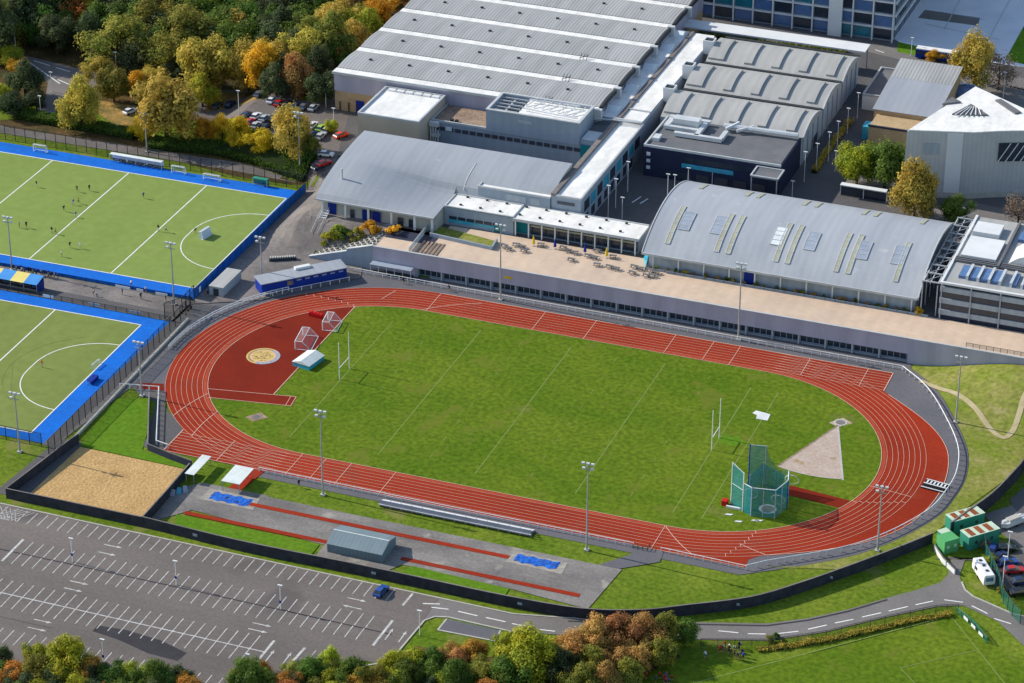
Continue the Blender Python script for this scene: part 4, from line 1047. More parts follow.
# dome beside polygonal hall
t=thing('glazed_dome','low blue glazed dome behind the polygonal hall','dome',(50,170,PL))
p=ray(968,86,10); m_=MB()
n=16
for j in range(5):
    for i in range(n):
        P4=[]
        for jj,ii in ((j,i),(j,i+1),(j+1,i+1),(j+1,i)):
            a=pi/2*jj/5; th=2*pi*ii/n; P4.append((p.x+4.5*cos(a)*cos(th),p.y+4.5*cos(a)*sin(th),8+2.2*sin(a)))
        m_.add(P4,[(0,1,2,3)])
m_.build('dome_shell','glass_blue',t)
m_=MB(); m_.prism([(p.x+4.6*cos(2*pi*i/n),p.y+4.6*sin(2*pi*i/n)) for i in range(n)],PL-.3,8); m_.build('drum','wall_steel',t)
# office block ------------------------------------------------------------
t=thing('office_block','tall glass fronted office block with white floor bands at the top edge','building',(-10,250,PL))
m_=MB(); m_.box(-42,24,232.6,290,PL-.4,42); m_.build('core','wall_steel',t)
for fl in range(9):
    z0=PL+.6+fl*4.0
    b_=part(t,'floor_band','frame_white',(-42.6,24.8,231.9,232.5,z0+3.2,z0+3.7),(24.1,24.7,232.5,290,z0+3.2,z0+3.7))
    if fl<5:
        for k in range(11):
            x0=-41.6+k*6
            part(t,'window','glass_teal' if (k*5+fl*3)%9 in (0,4) else ('glass_blue' if (k+fl)%2 else 'glass_dark'),(x0,x0+5.7,232.3,232.58,z0,z0+3.15))
        for k in range(9): part(t,'window','glass_dark',(24.02,24.2,234+k*6,239.6+k*6,z0,z0+3.15))
for k in range(12): part(t,'column','frame_white',(-42+k*6-.2,-42+k*6+.2,231.4,231.85,PL-.3,42))
part(t,'stair_tower','wall_white',(5,9,230.6,231.35,PL,42))
t=thing('rear_block','plain tall block beyond the plaza whose shade falls over it','building',(-30,330,PL))
m_=MB(); m_.box(-60,18,310,360,PL-1,40); m_.build('wall','wall_steel',t)
for k in range(5): part(t,'floor_band','frame_white',(-60.2,18.2,309.6,309.9,10+k*6,10.6+k*6))
exec_marker=1

# ------------------------------------------------------------------ masts and lamps
def mast(x,y,H,label,group,heads=4,z=None):
    z=h(x,y) if z is None else z
    t=thing('floodlight_mast',label,'floodlight',(x,y,z),0,group)
    m_=MB(); m_.tube((0,0,-.2),(0,0,H),.24,.12,8); m_.build('pole','steel',t,local=True)
    m_=MB(); m_.box(-.5,.5,-.5,.5,-.2,.3); m_.build('base','kerb',t,local=True)
    m_=MB(); m_.box(-1.25,1.25,-.07,.07,H-.1,H+.05); m_.box(-1.1,1.1,-.07,.07,H-1.3,H-1.15); m_.box(-.1,.1,-.9,.9,H-.05,H+.05); m_.build('crossbar','steel',t,local=True)
    k=0
    for lx,lz in ((-1.05,H+.25),(0,H+.25),(1.05,H+.25),(-.9,H-.95),(.9,H-.95)):
        if k>=heads: break
        k+=1
        m_=MB(); m_.box(lx-.32,lx+.32,-.42,.12,lz-.12,lz+.22); m_.build('lamp_head','duct',t,local=True)
g_='floodlight masts round the running track'
mast(-30.5,-50.9,20.5,'tall floodlight mast beside the near straight at the left end of the bleacher',g_,5)
mast(29.8,-51.5,20.7,'tall floodlight mast beside the near straight above the right blue pit',g_,5)
mast(-27.5,48.4,20,'floodlight mast before the terrace wall near the pavilion',g_,5)
mast(32.5,49.3,20,'floodlight mast before the terrace wall in front of the arched hall',g_,5)
mast(89.6,29.0,16.5,'floodlight mast standing on the rough bank near the worn path',g_,3)
mast(86.5,-30.1,15.4,'floodlight mast on the grass outside the right bend above the black wall',g_,4)
g_='floodlight masts round the hockey pitches'
mast(-100.4,17.5,16.5,'floodlight mast on the walkway at the near right corner of the upper pitch',g_,4)
mast(-146.4,20.0,14.3,'floodlight mast beside the striped canopy between the two pitches',g_,5)
mast(-147.7,95.6,11,'floodlight mast behind the team shelter on the far side of the upper pitch',g_,4)
mast(-102.2,95.3,16.2,'floodlight mast on the grass behind the far right corner of the upper pitch',g_,4)
mast(-85.5,35.8,12.3,'floodlight mast beside the left end of the long blue hut',g_,4,0)
mast(-100.4,-58.1,14.6,'floodlight mast near the bottom corner of the lower pitch',g_,4)
mast(-86.9,-25.8,13.7,'floodlight mast beside the small lawn at the left track corner',g_,3)

def lamp(x,y,H,label,z=None,double=False,group='street lamps'):
    z=h(x,y) if z is None else z
    t=thing('street_lamp',label,'street lamp',(x,y,z),0,group)
    m_=MB(); m_.tube((0,0,-.2),(0,0,H),.11,.07,6); m_.build('pole','frame_white',t,local=True)
    m_=MB(); m_.box(-.5,.5,-.18,.18,H-.02,H+.16) if not double else m_.box(-1,1,-.18,.18,H-.02,H+.16); m_.build('lamp_head','frame_white',t,local=True)
    return t
for x,y,l in ((-67.9,-93.9,'white lamp post in the upper car park bays, left of the three in its row'),(-44,-94,'white lamp post in the upper car park bays, middle of the three in its row'),(-20.3,-94.6,'white lamp post in the upper car park bays, right of the three in its row'),
              (-44.5,-124.5,'white lamp post low in the car park close to the bottom trees'),(9.3,-93.1,'white lamp post on the grass at the right edge of the car park'),(-16,-119,'white lamp post by the bottom bays with a pale paint box')):
    t=lamp(x,y,5.7,l,0,False,'car park lamp posts')
    if x<-20: 
        m_=MB(); m_.box(-.25,.25,-.16,-.11,1.6,2.2); m_.build('blue_sign','blue_paint',t,local=True)
lampspx=[((16,52),(13.5,28),'street lamp by the road under the dark wood at the far left'),((52,92),(51.5,78),'lamp post with blue sign at the road junction'),((41,116),(40.5,102),'lamp post beside the two parked cars left of the ochre tree'),
 ((92,66),(90,43),'street lamp on the leafy bank by the green tree edge'),((117,80),(117,60),'street lamp behind the twin ochre trees'),((188,72),(188,54),'street lamp in the shade left of the tall ochre tree'),
 ((239,114),(238,98),'lamp post among the cars in the middle of the upper car park'),((326,107),(326,95),'lamp post near the hall end wall by the dark cars'),((334,131),(335,115.5),'lamp post beside the red car'),
 ((857,119),(857.5,101),'lamp post in the alley beside the vaulted hall, farthest up'),((847,134),(848,116.5),'lamp post in the alley beside the vaulted hall, second from the top'),((837,148),(838,130),'lamp post in the alley beside the vaulted hall, third from the top'),
 ((828,162),(829.5,142),'lamp post in the alley beside the vaulted hall, fourth from the top'),((816,172),(817,153),'lamp post in the alley beside the vaulted hall, fifth from the top'),((804,182),(805,162),'lamp post at the foot of the vaulted hall corner'),
 ((627.5,192),(627.5,172),'lamp post in the dark courtyard nearest the spine wall'),((615.5,208),(615.5,189),'lamp post in the dark courtyard left of the paint marks'),((608,218),(609,196),'tall lamp post in the dark courtyard behind the pavilion'),((622,219),(622,205),'lamp post in the dark courtyard closest to the pavilion roof'),
 ((667.5,197),(668,192-10),'lamp post between courtyard and arched hall roof'),((674.5,191),(674.5,181),'lamp post behind the arched hall roof at its left end'),((688,184),(688.5,176),'lamp post behind the arched hall roof near its corner'),((712,186),(713,178),'lamp post behind the arched hall roof by the navy block'),
 ((1003,98),(1002.5,80),'lamp post on the brown street right of the tall tree'),((911,56),(911,43),'lamp post on the lawn in front of the plaza'),((988,61),(989,47),'lamp post at the plaza corner behind the tall tree'),
 ((780,192),(780,173),'lamp post at the corner of the dark yard by the curved ramp'),((792,197),(793,187),'short lamp post behind the arched hall ridge'),((835,172),(836,178-20),'lamp post beside the yellow green tree')]
for b,tp,l in lampspx:
    p=G(*b); H=max(4.5,min(9,(b[1]-tp[1])/2.35)); lamp(p.x,p.y,H,l)
for b,l in (((1007,565),'white lamp post beside the blue and red cars at the right edge'),((1002,610-20),'white lamp post behind the green screen fence')):
    p=G(*b); lamp(p.x,p.y,8,l)

# ------------------------------------------------------------------ fences
def fence(name,label,cat,path,hh,sp,pmat,postmat,railmat=None,group=None,pr=.05,closed=False,zf=None,panel=True,gap=.05,railz=(1,),maxp=100):
    zf=zf or h
    c=(sum(p[0] for p in path)/len(path),sum(p[1] for p in path)/len(path))
    t=thing(name,label,cat,(c[0],c[1],zf(*c)),0,group)
    # resample
    pts=[]; 
    for i in range(len(path)-1):
        a=path[i];b=path[i+1];L=hypot(b[0]-a[0],b[1]-a[1]); n=max(1,round(L/sp))
        for k in range(n): pts.append((a[0]+(b[0]-a[0])*k/n,a[1]+(b[1]-a[1])*k/n))
    pts.append(path[-1])
    if panel:
        m_=MB()
        for i in range(len(pts)-1):
            a=pts[i];b=pts[i+1]; za=zf(*a);zb=zf(*b)
            m_.add([(a[0],a[1],za+gap),(b[0],b[1],zb+gap),(b[0],b[1],zb+hh-.03),(a[0],a[1],za+hh-.03)],[(0,1,2,3)])
        m_.build('mesh_panel',pmat,t)
    if railmat:
        m_=MB()
        for rz1 in railz:
            for i in range(len(pts)-1):
                a=pts[i];b=pts[i+1]; m_.tube((a[0],a[1],zf(*a)+hh*rz1),(b[0],b[1],zf(*b)+hh*rz1),pr,n=5)
        m_.build('rail',railmat,t)
    src=None
    for i,p in enumerate(pts[:maxp]):
        if src is None:
            m_=MB(); m_.box(-pr,pr,-pr,pr,-.1,hh); src=m_.build('post',postmat,t,local=True)
            src.location=(p[0]-c[0],p[1]-c[1],zf(*p)-zf(*c))
        else:
            o=inst(src,t,(p[0]-c[0],p[1]-c[1],zf(*p)-zf(*c)))
    return t
ml='white spectator rail '
fence('track_rail',ml+'along the near straight left of the bleacher','railing',[(-47.5,-46.9),(-17.5,-47.0)],1.1,1.9,'glass_rail','white_paint','white_paint','rails round the running track',.085,panel=False,railz=(1,.5))
fence('track_rail',ml+'along the near straight from bleacher to the gate gap','railing',[(-17.5,-47.1),(38.5,-46.9)],1.1,1.9,'glass_rail','white_paint','white_paint','rails round the running track',.085,panel=False,railz=(1,.5))
fence('track_rail',ml+'running from the gate gap to the red corner wedge','railing',[(44.5,-46.6),(63.0,-47.0)],1.1,1.9,'glass_rail','white_paint','white_paint','rails round the running track',.085,panel=False)
fence('track_rail',ml+'curving round the outside of the right bend','railing',fr,1.15,2.2,'glass_rail','white_paint','white_paint','rails round the running track',.11,panel=False)
fence('track_rail',ml+'along the far straight in front of the terrace wall','railing',[(-68,49.5),(-30,49.0),(72.4,48.7)],1.15,2.2,'glass_rail','white_paint','white_paint','rails round the running track',.085,panel=False,railz=(1,.5))
fence('track_rail',ml+'curving round the outside of the left bend','railing',arc(-LX,0,49.2,136,184,26),1.15,2.2,'glass_rail','white_paint','white_paint','rails round the running track',.11,panel=False,railz=(1,.5))
fence('track_rail',ml+'around the dark corner by the lower left track','railing',Gs([(120,388),(159,391),(156.5,445),(168,449)]),1.2,2.2,'glass_rail','white_paint','white_paint','rails round the running track',.11,panel=False)
fence('gate_rail','low dark barrier frame at the near gate gap','barrier',[(38.6,-47.4),(41.8,-47.4),(41.8,-45.8)],1.0,1.2,'glass_rail','dark_metal','dark_metal',None,.06,panel=False,railz=(1,.5))
# perimeter wall
def wall(name,label,path,hh,mt,cat='wall',th=.22,cap='old_concrete',group=None,zf=None):
    zf=zf or h
    c=(sum(p[0] for p in path)/len(path),sum(p[1] for p in path)/len(path))
    t=thing(name,label,cat,(c[0],c[1],zf(*c)),0,group)
    L=offs(path,th/2);Rr=offs(path,-th/2)
    m_=MB();n=len(path)
    vs=[]
    for a,b in zip(L,Rr):
        z=zf(*a); vs+= [(a[0],a[1],z-.3),(b[0],b[1],z-.3),(b[0],b[1],z+hh),(a[0],a[1],z+hh)]
    fs=[]
    for i in range(n-1):
        k=4*i
        for j in range(4): fs.append((k+j,k+(j+1)%4,k+4+(j+1)%4,k+4+j))
    fs+= [(0,1,2,3),tuple(4*(n-1)+j for j in (3,2,1,0))]
    m_.add(vs,fs); m_.build('body',mt,t)
    if cap:
        m_=MB(); L=offs(path,th/2+.04);Rr=offs(path,-th/2-.04); vs=[];
        for a,b in zip(L,Rr):
            z=zf(*a)+hh; vs+= [(a[0],a[1],z+.003),(b[0],b[1],z+.003),(b[0],b[1],z+.07),(a[0],a[1],z+.07)]
        m_.add(vs,fs); m_.build('coping',cap,t)
    return t
pw=smooth_path(Gs([(142,526.5),(240,550.5),(341,571),(420,587.5),(504,605.5),(581,618.5),(640,620),(683,615.5),(750,607),(800,592.5),(850,575),(895,558),(932,543)]),5)
t=wall('perimeter_wall','long black perimeter wall curving above car park and road',pw,2.5,'wall_black')
for i in range(6):
    p=pw[3+i*9]; 
    m_=MB(); m_.box(p[0]-.5,p[0]+.5,p[1]-.22,p[1]-.16,1.0,1.6); m_.build('small_sign','skylight_pale',t)
wall('sand_court_wall','black wall enclosing the sand court on its near and left sides',[Gs([(142,526.5)])[0]]+Gs([(6.7,498),(70,449),(79,443)]),2.4,'wall_black')
wall('sand_court_wall','black wall along the right side of the sand court',Gs([(143,525.5),(166,500),(190,472)]),2.2,'wall_black')
wall('corner_wall','dark wall stepping below the lower left track corner',Gs([(149.5,397),(148,450),(170,459),(192,467)]),1.6,'wall_dark')
wall('screen_wall','tall black wall curving beside the rough bank at the right edge',smooth_path([(q.x,q.y) for q in (ray(950,536,0),ray(965,525,0),ray(990,507,0),ray(1010,487,0),ray(1024,470,0),ray(1040,440,0))],5),3.4,'wall_black',zf=lambda x,y:0 if y<40 else h(x,y))
wall('yard_barrier','pale slanted barrier wall beside the green cabins',[(97.4,-25.2),(100.2,-29.6),(103.6,-33.2)],1.2,'wall_white')
# hockey fences
gP='dark mesh fences round the hockey pitches'
fence('pitch_fence','blue screened fence along the right end of the upper hockey pitch','fence',[(-97.1,22),(-97.1,87.4)],2.9,3.2,'blue_screen','dark_metal','dark_metal',None,.06)
fence('pitch_fence','blue screened fence along the near side of the upper hockey pitch','fence',[(-230,20.8),(-97.4,21.3)],.9,3.2,'blue_screen','blue_paint','blue_paint',None,.05)
fence('pitch_fence','dark mesh fence on tall posts behind the far side of the upper pitch','fence',[(-225,89.4),(-97.3,89.4)],4.2,3.1,'mesh_dark','dark_metal','dark_metal',gP,.07)
fence('pitch_fence','dark mesh fence on tall posts at the right end of the lower pitch','fence',Gs([(49,456),(186,316)])+[(-96.2,20)],4,3.0,'mesh_dark','dark_metal','dark_metal',gP,.07)
fence('pitch_fence','low mesh fence on the far side of the lower pitch','fence',[(-225,9.9),(-97.2,9.5)],1.3,3.0,'mesh_dark','dark_metal','dark_metal',gP,.06)
fence('pitch_fence','dark mesh fence at the bottom of the lower pitch','fence',[(-225,-54.6),(-97.2,-54)],3.2,3.0,'mesh_dark','dark_metal','dark_metal',gP,.07)
fence('pitch_fence','tall dark mesh fence closing the walkway end between the pitches','fence',[(-99,9.8),(-96.4,14),(-96.6,20.8)],4.5,2.2,'mesh_dark','dark_metal','dark_metal',gP,.08)
wall('fence_kerb','pale kerb wall at the foot of the lower pitch fence',Gs([(58,456),(188,320)]),.6,'kerb',th=.5,cap=None)
for x,w_,l in ((-118,4,'white banner on the blue fence left of the two'),(-112.2,1.8,'small white banner on the blue fence in the middle'),(-107,3.2,'pale banner on the blue fence nearest the corner')):
    o=MB().box(x,x+w_,20.62,20.70,.15,.85).build('fence_banner','frame_white'); tag(o,l,'banner',None)
for x,l in ((-132,'pale banner on the low fence left of the walkway group'),(-119.5,'pale banner on the low fence in the middle of the lower pitch side'),(-108.5,'pale banner on the low fence nearest the walkway end')):
    o=MB().box(x,x+3,9.60,9.68,.2,1.0).build('fence_banner','skylight_white'); tag(o,l,'banner')
o=MB().box(-96.98,-96.92,24.2,25.2,.8,2.2).build('fence_sign','frame_white'); tag(o,'white square sign on the blue fence at the pitch corner','sign')
fence('terrace_fence','thin dark fence on the sloping end of the terrace at the right edge','fence',[(86,53.2),(118,53.2)],1.0,1.6,'mesh_dark','dark_metal','dark_metal',None,.05,zf=lambda x,y:6.6)
fence('terrace_fence','blue grey rail wall around the planting bed before the arched hall','fence',[(3.4,72.5),(3.4,66.4),(74,66.4)],.55,2.5,'wall_bluegrey','dark_metal','gutter',None,.05,zf=lambda x,y:5.5)
A_=[G(*q) for q in ((982,540),(985,556),(997,582),(1003,603),(1012,616),(1020,624))]
fence('screen_fence','green mesh screen fence between caravan and parked cars','fence',[(p.x,p.y) for p in A_],3.2,2.2,'mesh_green','dark_metal','dark_metal',None,.06)
fence('banner_fence','green fence with white advertising boards at the field corner','fence',[(107.2,-47.2),(112,-51.5),(115.2,-55.8)],1.5,1.6,'mesh_green','green_metal','green_metal',None,.05)
for k in range(3): 
    x,y=(109+k*2.0,-48.9-k*2.2); o=MB().prism([(x,y-.15),(x+1.1,y-1.3),(x+1.12,y-1.26),(x+.03,y-.1)],.4,1.1).build('advert_board','frame_white'); tag(o,['white advert board on the green fence, farthest from the camera','white advert board on the green fence, middle of three','white advert board on the green fence, nearest the camera'][k],'sign')
def near_road_fence():
    pts=[(62,-75.6),(74.6,-70.9),(84.4,-63.9),(94,-54.7),(102.6,-47.2),(106.8,-45.2)]
    pts=[(a+.6,b-1.3) for a,b in pts]; fence('field_fence','thin mesh fence between the road and the sports field','fence',pts,1.8,3,'mesh_dark','dark_metal','dark_metal',None,.04)
near_road_fence()

# ------------------------------------------------------------------ small structures
def gable_box(name,label,cat,cx,cy,L,W,H,rz,wallm,roofm,ridge=.6,over=.15,z=0):
    t=thing(name,label,cat,(cx,cy,z),rz)
    m_=MB(); m_.box(-L/2,L/2,-W/2,W/2,-.1,H); m_.build('wall',wallm,t,local=True)
    m_=MB(); m_.profx([(-W/2-over,H+.01),(W/2+over,H+.01),(0,H+ridge)],-L/2-over,L/2+over); m_.build('roof',roofm,t,local=True)
    return t
t=gable_box('equipment_shelter','long low silver arched cover standing on the jump runways','shelter',-14.2,-67.7,12.3,7.6,2.1,0,'silver_roof','silver_roof',1.2)
m_=MB(); m_.box(-6.3,6.3,-.12,.12,3.2,3.36); m_.build('ridge','silver_pale',t,local=True)
t=gable_box('mat_cover','silver blue roofed landing mat cover on the edge of the red fan','shelter',-57.9,2.3,6.2,4.6,1.2,radians(80),'glass_cyan','silver_pale',.8)
part(t,'base','old_concrete',(-60.0,-54.6,-2.0,-.8,.05,.35)) if False else None
# blue hut
q0=ray(262,296,0); q1=ray(347,279,0); an=atan2(q1.y-q0.y,q1.x-q0.x); HL=hypot(q1.y-q0.y,q1.x-q0.x)/2; bx=(q0.x+q1.x)/2-sin(an)*2.2; by=(q0.y+q1.y)/2+cos(an)*2.2
t=thing('timekeepers_hut','long bright blue hut with a grey flat roof at the track bend','hut',(bx,by,0),an)
m_=MB(); m_.box(-HL,HL,-2.2,2.4,-.1,3.1); m_.build('wall','blue_paint',t,local=True)
m_=MB(); m_.box(-HL-.2,HL+.2,-2.5,2.7,3.1,3.3); m_.build('roof','roof_hall',t,local=True)
m_=MB(); m_.box(-1,3,1.2,2.4,3.31,3.9); m_.build('roof_box','wall_white',t,local=True)
for k in range(6):
    m_=MB(); m_.box(-2+k*2.2,-.8+k*2.2,-2.28,-2.21,2.3,2.65); m_.build('window','skylight_pale',t,local=True)
m_=MB(); m_.box(-4.5,-3.0,-2.28,-2.21,1.5,2.6); m_.build('notice','roof_brown',t,local=True)
for k in range(10):
    m_=MB(); m_.box(-11.4+k*2.5,-11.25+k*2.5,-3.6,-3.45,0,1.1); m_.build('rail_post','white_paint',t,local=True)
m_=MB(); m_.box(-11.5,11.5,-3.58,-3.48,1.1,1.2); m_.build('rail','white_paint',t,local=True)
t=thing('planter_row','row of white rocks in a dark trough behind the blue hut','planter',(-86,49,h(-86,49)),.5)
m_=MB(); m_.box(-3.4,3.4,-.6,.6,0,.8); m_.build('trough','dark_metal',t,local=True)
m_=MB()
for k in range(11): m_.box(-3.2+k*.6,-2.8+k*.6,-.45,.45,.8,1.15)
m_.build('rocks','kerb',t,local=True)
t=thing('white_container','long white topped container beside the blue pitch fence','container',(-92.8,30.4,0))
m_=MB(); m_.box(-94.7,-91.0,25.3,35.6,-.1,2.5); m_.build('body','wall_steel',t); part(t,'roof','roof_barrel',(-94.8,-90.9,25.2,35.7,2.5,2.65))
part(t,'door','dark_metal',(-93.6,-92.2,25.22,25.29,0,2.1))
# striped canopy
t=thing('spectator_canopy','blue and yellow striped canopy stand between the two pitches','canopy',(-140,12,0))
for k,(c_) in enumerate(['canvas_blue','canvas_yellow','canvas_blue','canvas_yellow','canvas_blue']):
    x0=-134.0-3.7*(k+1); m_=MB(); m_.add([(x0,10.4,2.6),(x0+3.7,10.4,2.6),(x0+3.7,14.2,3.4),(x0,14.2,3.4),(x0,10.4,2.52),(x0+3.7,10.4,2.52),(x0+3.7,14.2,3.32),(x0,14.2,3.32)],[(0,1,2,3),(7,6,5,4),(0,4,5,1),(3,2,6,7),(0,3,7,4),(1,5,6,2)]); m_.build('awning',c_,t)
part(t,'back_wall','dark_metal',(-152.4,-134.1,14.0,14.1,0,3.2)); part(t,'end_wall','blue_door',(-134.1,-134,11,14,0,2.6))
for k in range(6): part(t,'post','steel',(-134.2-3.6*k,-134.1-3.6*k,10.5,10.6,0,2.6))
for k in range(2): part(t,'bench','steel',(-152,-134.6,11.4+k*1.1,11.8+k*1.1,.4+.35*k,.5+.35*k))
# slanted shelters over dugouts
def slant(label,x0,x1,y0,y1,z0,z1,mt):
    t=thing('dugout_shelter',label,'shelter',((x0+x1)/2,(y0+y1)/2,0))
    m_=MB(); m_.add([(x0,y0,z0),(x1,y0,z0),(x1,y1,z1),(x0,y1,z1),(x0,y0,z0-.1),(x1,y0,z0-.1),(x1,y1,z1-.1),(x0,y1,z1-.1)],[(0,1,2,3),(7,6,5,4),(0,4,5,1),(3,2,6,7),(0,3,7,4),(1,5,6,2)]); m_.build('roof',mt,t)
    for x,y,z in ((x0+.2,y0+.2,z0),(x1-.2,y0+.2,z0),(x0+.2,y1-.2,z1),(x1-.2,y1-.2,z1)): part(t,'post','steel',(x-.06,x+.06,y-.06,y+.06,0,z-.11))
slant('narrow pale slanted shelter roof at the corner of the sand court',-60.6,-58.4,-56.6,-48.0,2.2,2.2,'silver_pale')
slant('square pale slanted shelter roof beside the red crossing strip',-51.6,-47.2,-57.2,-50.0,2.6,2.6,'silver_pale')
for k in range(3):
    t=thing('white_umbrella',['pale folded board leaning by the sand court wall, nearest','pale folded board leaning by the sand court wall, middle','pale folded board leaning by the sand court wall, farthest'][k],'board',(-60.6+k*.9,-62.6+k*1.2,0),.3*k)
    t.name='folded_board'
    m_=MB(); m_.add([(-.5,-.6,.1),(.6,-.5,.1),(.4,.5,1.2),(-.4,.5,1.25),(-.5,-.5,0),(.6,-.4,0),(.4,.6,1.1),(-.4,.6,1.15)],[(0,1,2,3),(7,6,5,4),(0,4,5,1),(3,2,6,7),(0,3,7,4),(1,5,6,2)]); m_.build('board','glass_cyan' if k==1 else 'skylight_pale',t,local=True)
    m_=MB(); m_.tube((0,.5,0),(0,.3,.8),.04); m_.build('prop','steel',t,local=True)
# tarpaulins on the pits (crumpled)
def tarp(label,x0,x1,y0,y1,seed):
    rnd=random.Random(seed); nx_,ny_=26,9; vs=[];fs=[]
    for j in range(ny_+1):
        for i in range(nx_+1):
            e=min(i,nx_-i,j,ny_-j)
            vs.append((x0+(x1-x0)*i/nx_+rnd.uniform(-.12,.12),y0+(y1-y0)*j/ny_+rnd.uniform(-.12,.12)+(.25*sin(i*.8) if e==0 else 0),.13+(.14*rnd.random() if e>0 else 0)))
    for j in range(ny_):
        for i in range(nx_): a=j*(nx_+1)+i; fs.append((a,a+1,a+nx_+2,a+nx_+1))
    o=MB().add(vs,fs).build('pit_cover','blue_tarp'); tag(o,label,'tarpaulin','blue covers on the landing pits')
tarp('crumpled blue tarpaulin on the landing pit near the red crossing strip',-52.8,-43.6,-61.2,-58.2,1)
tarp('crumpled blue tarpaulin on the landing pit at the right of the jump area',17.0,26.4,-61.0,-58.2,2)
# bleacher
t=thing('bleacher','long low bleacher of white seats beside the near straight','bleacher',(-2,-50,0))
for k in range(3): part(t,'seat_row','frame_white',(-17.3,17.2,-49.0-k*.7,-48.65-k*.7,.5+.32*k,.58+.32*k))
part(t,'back_panel','wall_mauve',(-17.4,17.3,-51.0,-50.92,.7,1.75)); part(t,'roof_edge','frame_white',(-17.4,17.3,-51.2,-51.01,.62,.8))
part(t,'floor','dark_metal',(-17.4,17.3,-50.9,-48.4,.05,.2))  # dark slab: the shade beneath the seats is put into its colour
for k in range(15):
    m_=MB(); x=-17.2+k*2.46; m_.tube((x,-50.9,0),(x,-50.9,2.0),.05); m_.tube((x,-48.5,0),(x,-50.9,1.5),.05); m_.build('frame','steel',t)
# spectator stand glass roof by terrace wall
t=thing('seat_shelter','small glass roofed seat shelter against the mauve wall','shelter',(-58,51.5,0))
part(t,'roof','skylight_pale',(-62.8,-51.8,50.0,52.2,2.6,2.7)); part(t,'seat_bench','dark_metal',(-62.5,-52,51.4,52.0,0,.6))
for k in range(6): part(t,'post','frame_white',(-62.7+k*2.15,-62.6+k*2.15,50.1,50.2,0,2.6))
# track-side boxes
t=thing('scoreboard_frame','black framed box with white bars on the plain red edge of the right bend','equipment box',(ray(935,487,0).x,ray(935,487,0).y,0),radians(-8))
m_=MB(); m_.box(-2.6,2.6,-1.9,1.9,.0,.35); m_.build('box','black_rubber',t,local=True)
m_=MB(); m_.box(-2.6,2.6,-.15,.15,.35,.46); m_.box(-2.6,2.6,1.6,1.85,.35,.46); m_.box(-2.6,2.6,-1.85,-1.6,.35,.46); m_.build('bars','frame_white',t,local=True)
for k in range(6):
    m_=MB(); m_.box(-2.2+k*.8,-1.85+k*.8,.3,1.4,.35,.47); m_.build('label_plate','frame_white',t,local=True)
m_=MB()
P6=[rz_(752.5,413,0.1),rz_(756,410.5,.1),rz_(764,412.5,.1),rz_(770.5,414.5,.1),rz_(767.5,420.5,.1),rz_(756,418.5,.1),rz_(757,415,.1)]
m_.prism(P6,.02,.12); tag(m_.build('white_mat','frame_white'),'white sheet of boards lying on the grass beyond the rugby posts','mat')
# rugby posts
for (x,l) in ((-47.9,'white rugby posts at the left end of the grass field'),(41.9,'white rugby posts at the right end of the grass field')):
    t=thing('rugby_posts',l,'rugby posts',(x,.4,0),0,'rugby posts')
    for y in (-2.85,2.85):
        m_=MB(); m_.tube((0,y,-.1),(0,y,9.6 if x<0 else 10),.12,.09,8); m_.build('upright','white_paint',t,local=True)
    m_=MB(); m_.tube((0,-2.85,3.0),(0,2.85,3.0),.10); m_.build('crossbar','white_paint',t,local=True)
# football goals
def goal(label,x,y,rz,W,H,D,r=.09,group='goals',net='net_white'):
    t=thing('goal',label,'goal',(x,y,h(x,y)),rz,group)
    for s_ in (-1,1):
        m_=MB(); m_.tube((s_*W/2,0,0),(s_*W/2,0,H),r); m_.build('upright','white_paint',t,local=True)
        m_=MB(); m_.tube((s_*W/2,0,H),(s_*W/2,D*.45,H),r*.6); m_.tube((s_*W/2,D*.45,H),(s_*W/2,D,0),r*.6); m_.tube((s_*W/2,0,.04),(s_*W/2,D,.04),r*.8); m_.build('side_frame','white_paint',t,local=True)
    m_=MB(); m_.tube((-W/2,0,H),(W/2,0,H),r); m_.build('crossbar','white_paint',t,local=True)
    m_=MB(); m_.tube((-W/2,D,.05),(W/2,D,.05),r*.8); m_.tube((-W/2,D*.45,H),(W/2,D*.45,H),r*.5); m_.build('back_bar','white_paint',t,local=True)
    m_=MB(); m_.add([(-W/2,D*.45,H),(W/2,D*.45,H),(W/2,D,.05),(-W/2,D,.05),(-W/2,0,H),(W/2,0,H),(-W/2,0,.05),(W/2,0,.05)],[(0,1,2,3),(4,5,1,0),(4,0,3,6),(5,1,2,7)]); m_.build('net',net,t,local=True)
    return t
goal('white football goal on the red fan, nearer the emblem',-64.2,10.9,radians(-80),7.3,2.2,3.8,.12,'football goals')
goal('white football goal at the grass edge of the fan, farther back',-61.9,21.0,radians(-80),5.3,2.3,3.5,.13,'football goals')
goal('small white goal on the blue border at the far left of the upper pitch',-174.6,85.0,0,3.7,2.1,1.2,.1)
goal('white goal on the blue border beside the long team shelter',-133.6,86.0,0,3.7,2.1,1.2,.1)
goal('low white goal on the blue border nearest the far right corner',-123.4,85.2,0,4.6,1.7,1.3,.1)
goal('white netted goal standing inside the shooting circle',-110.5,54.3,radians(-100),3.7,2.1,1.3,.1,net='frame_white')
goal('small white goal lying on the lower pitch side by the shooting circle',-103.5,-17,radians(-95),3.0,1.2,.8,.08)
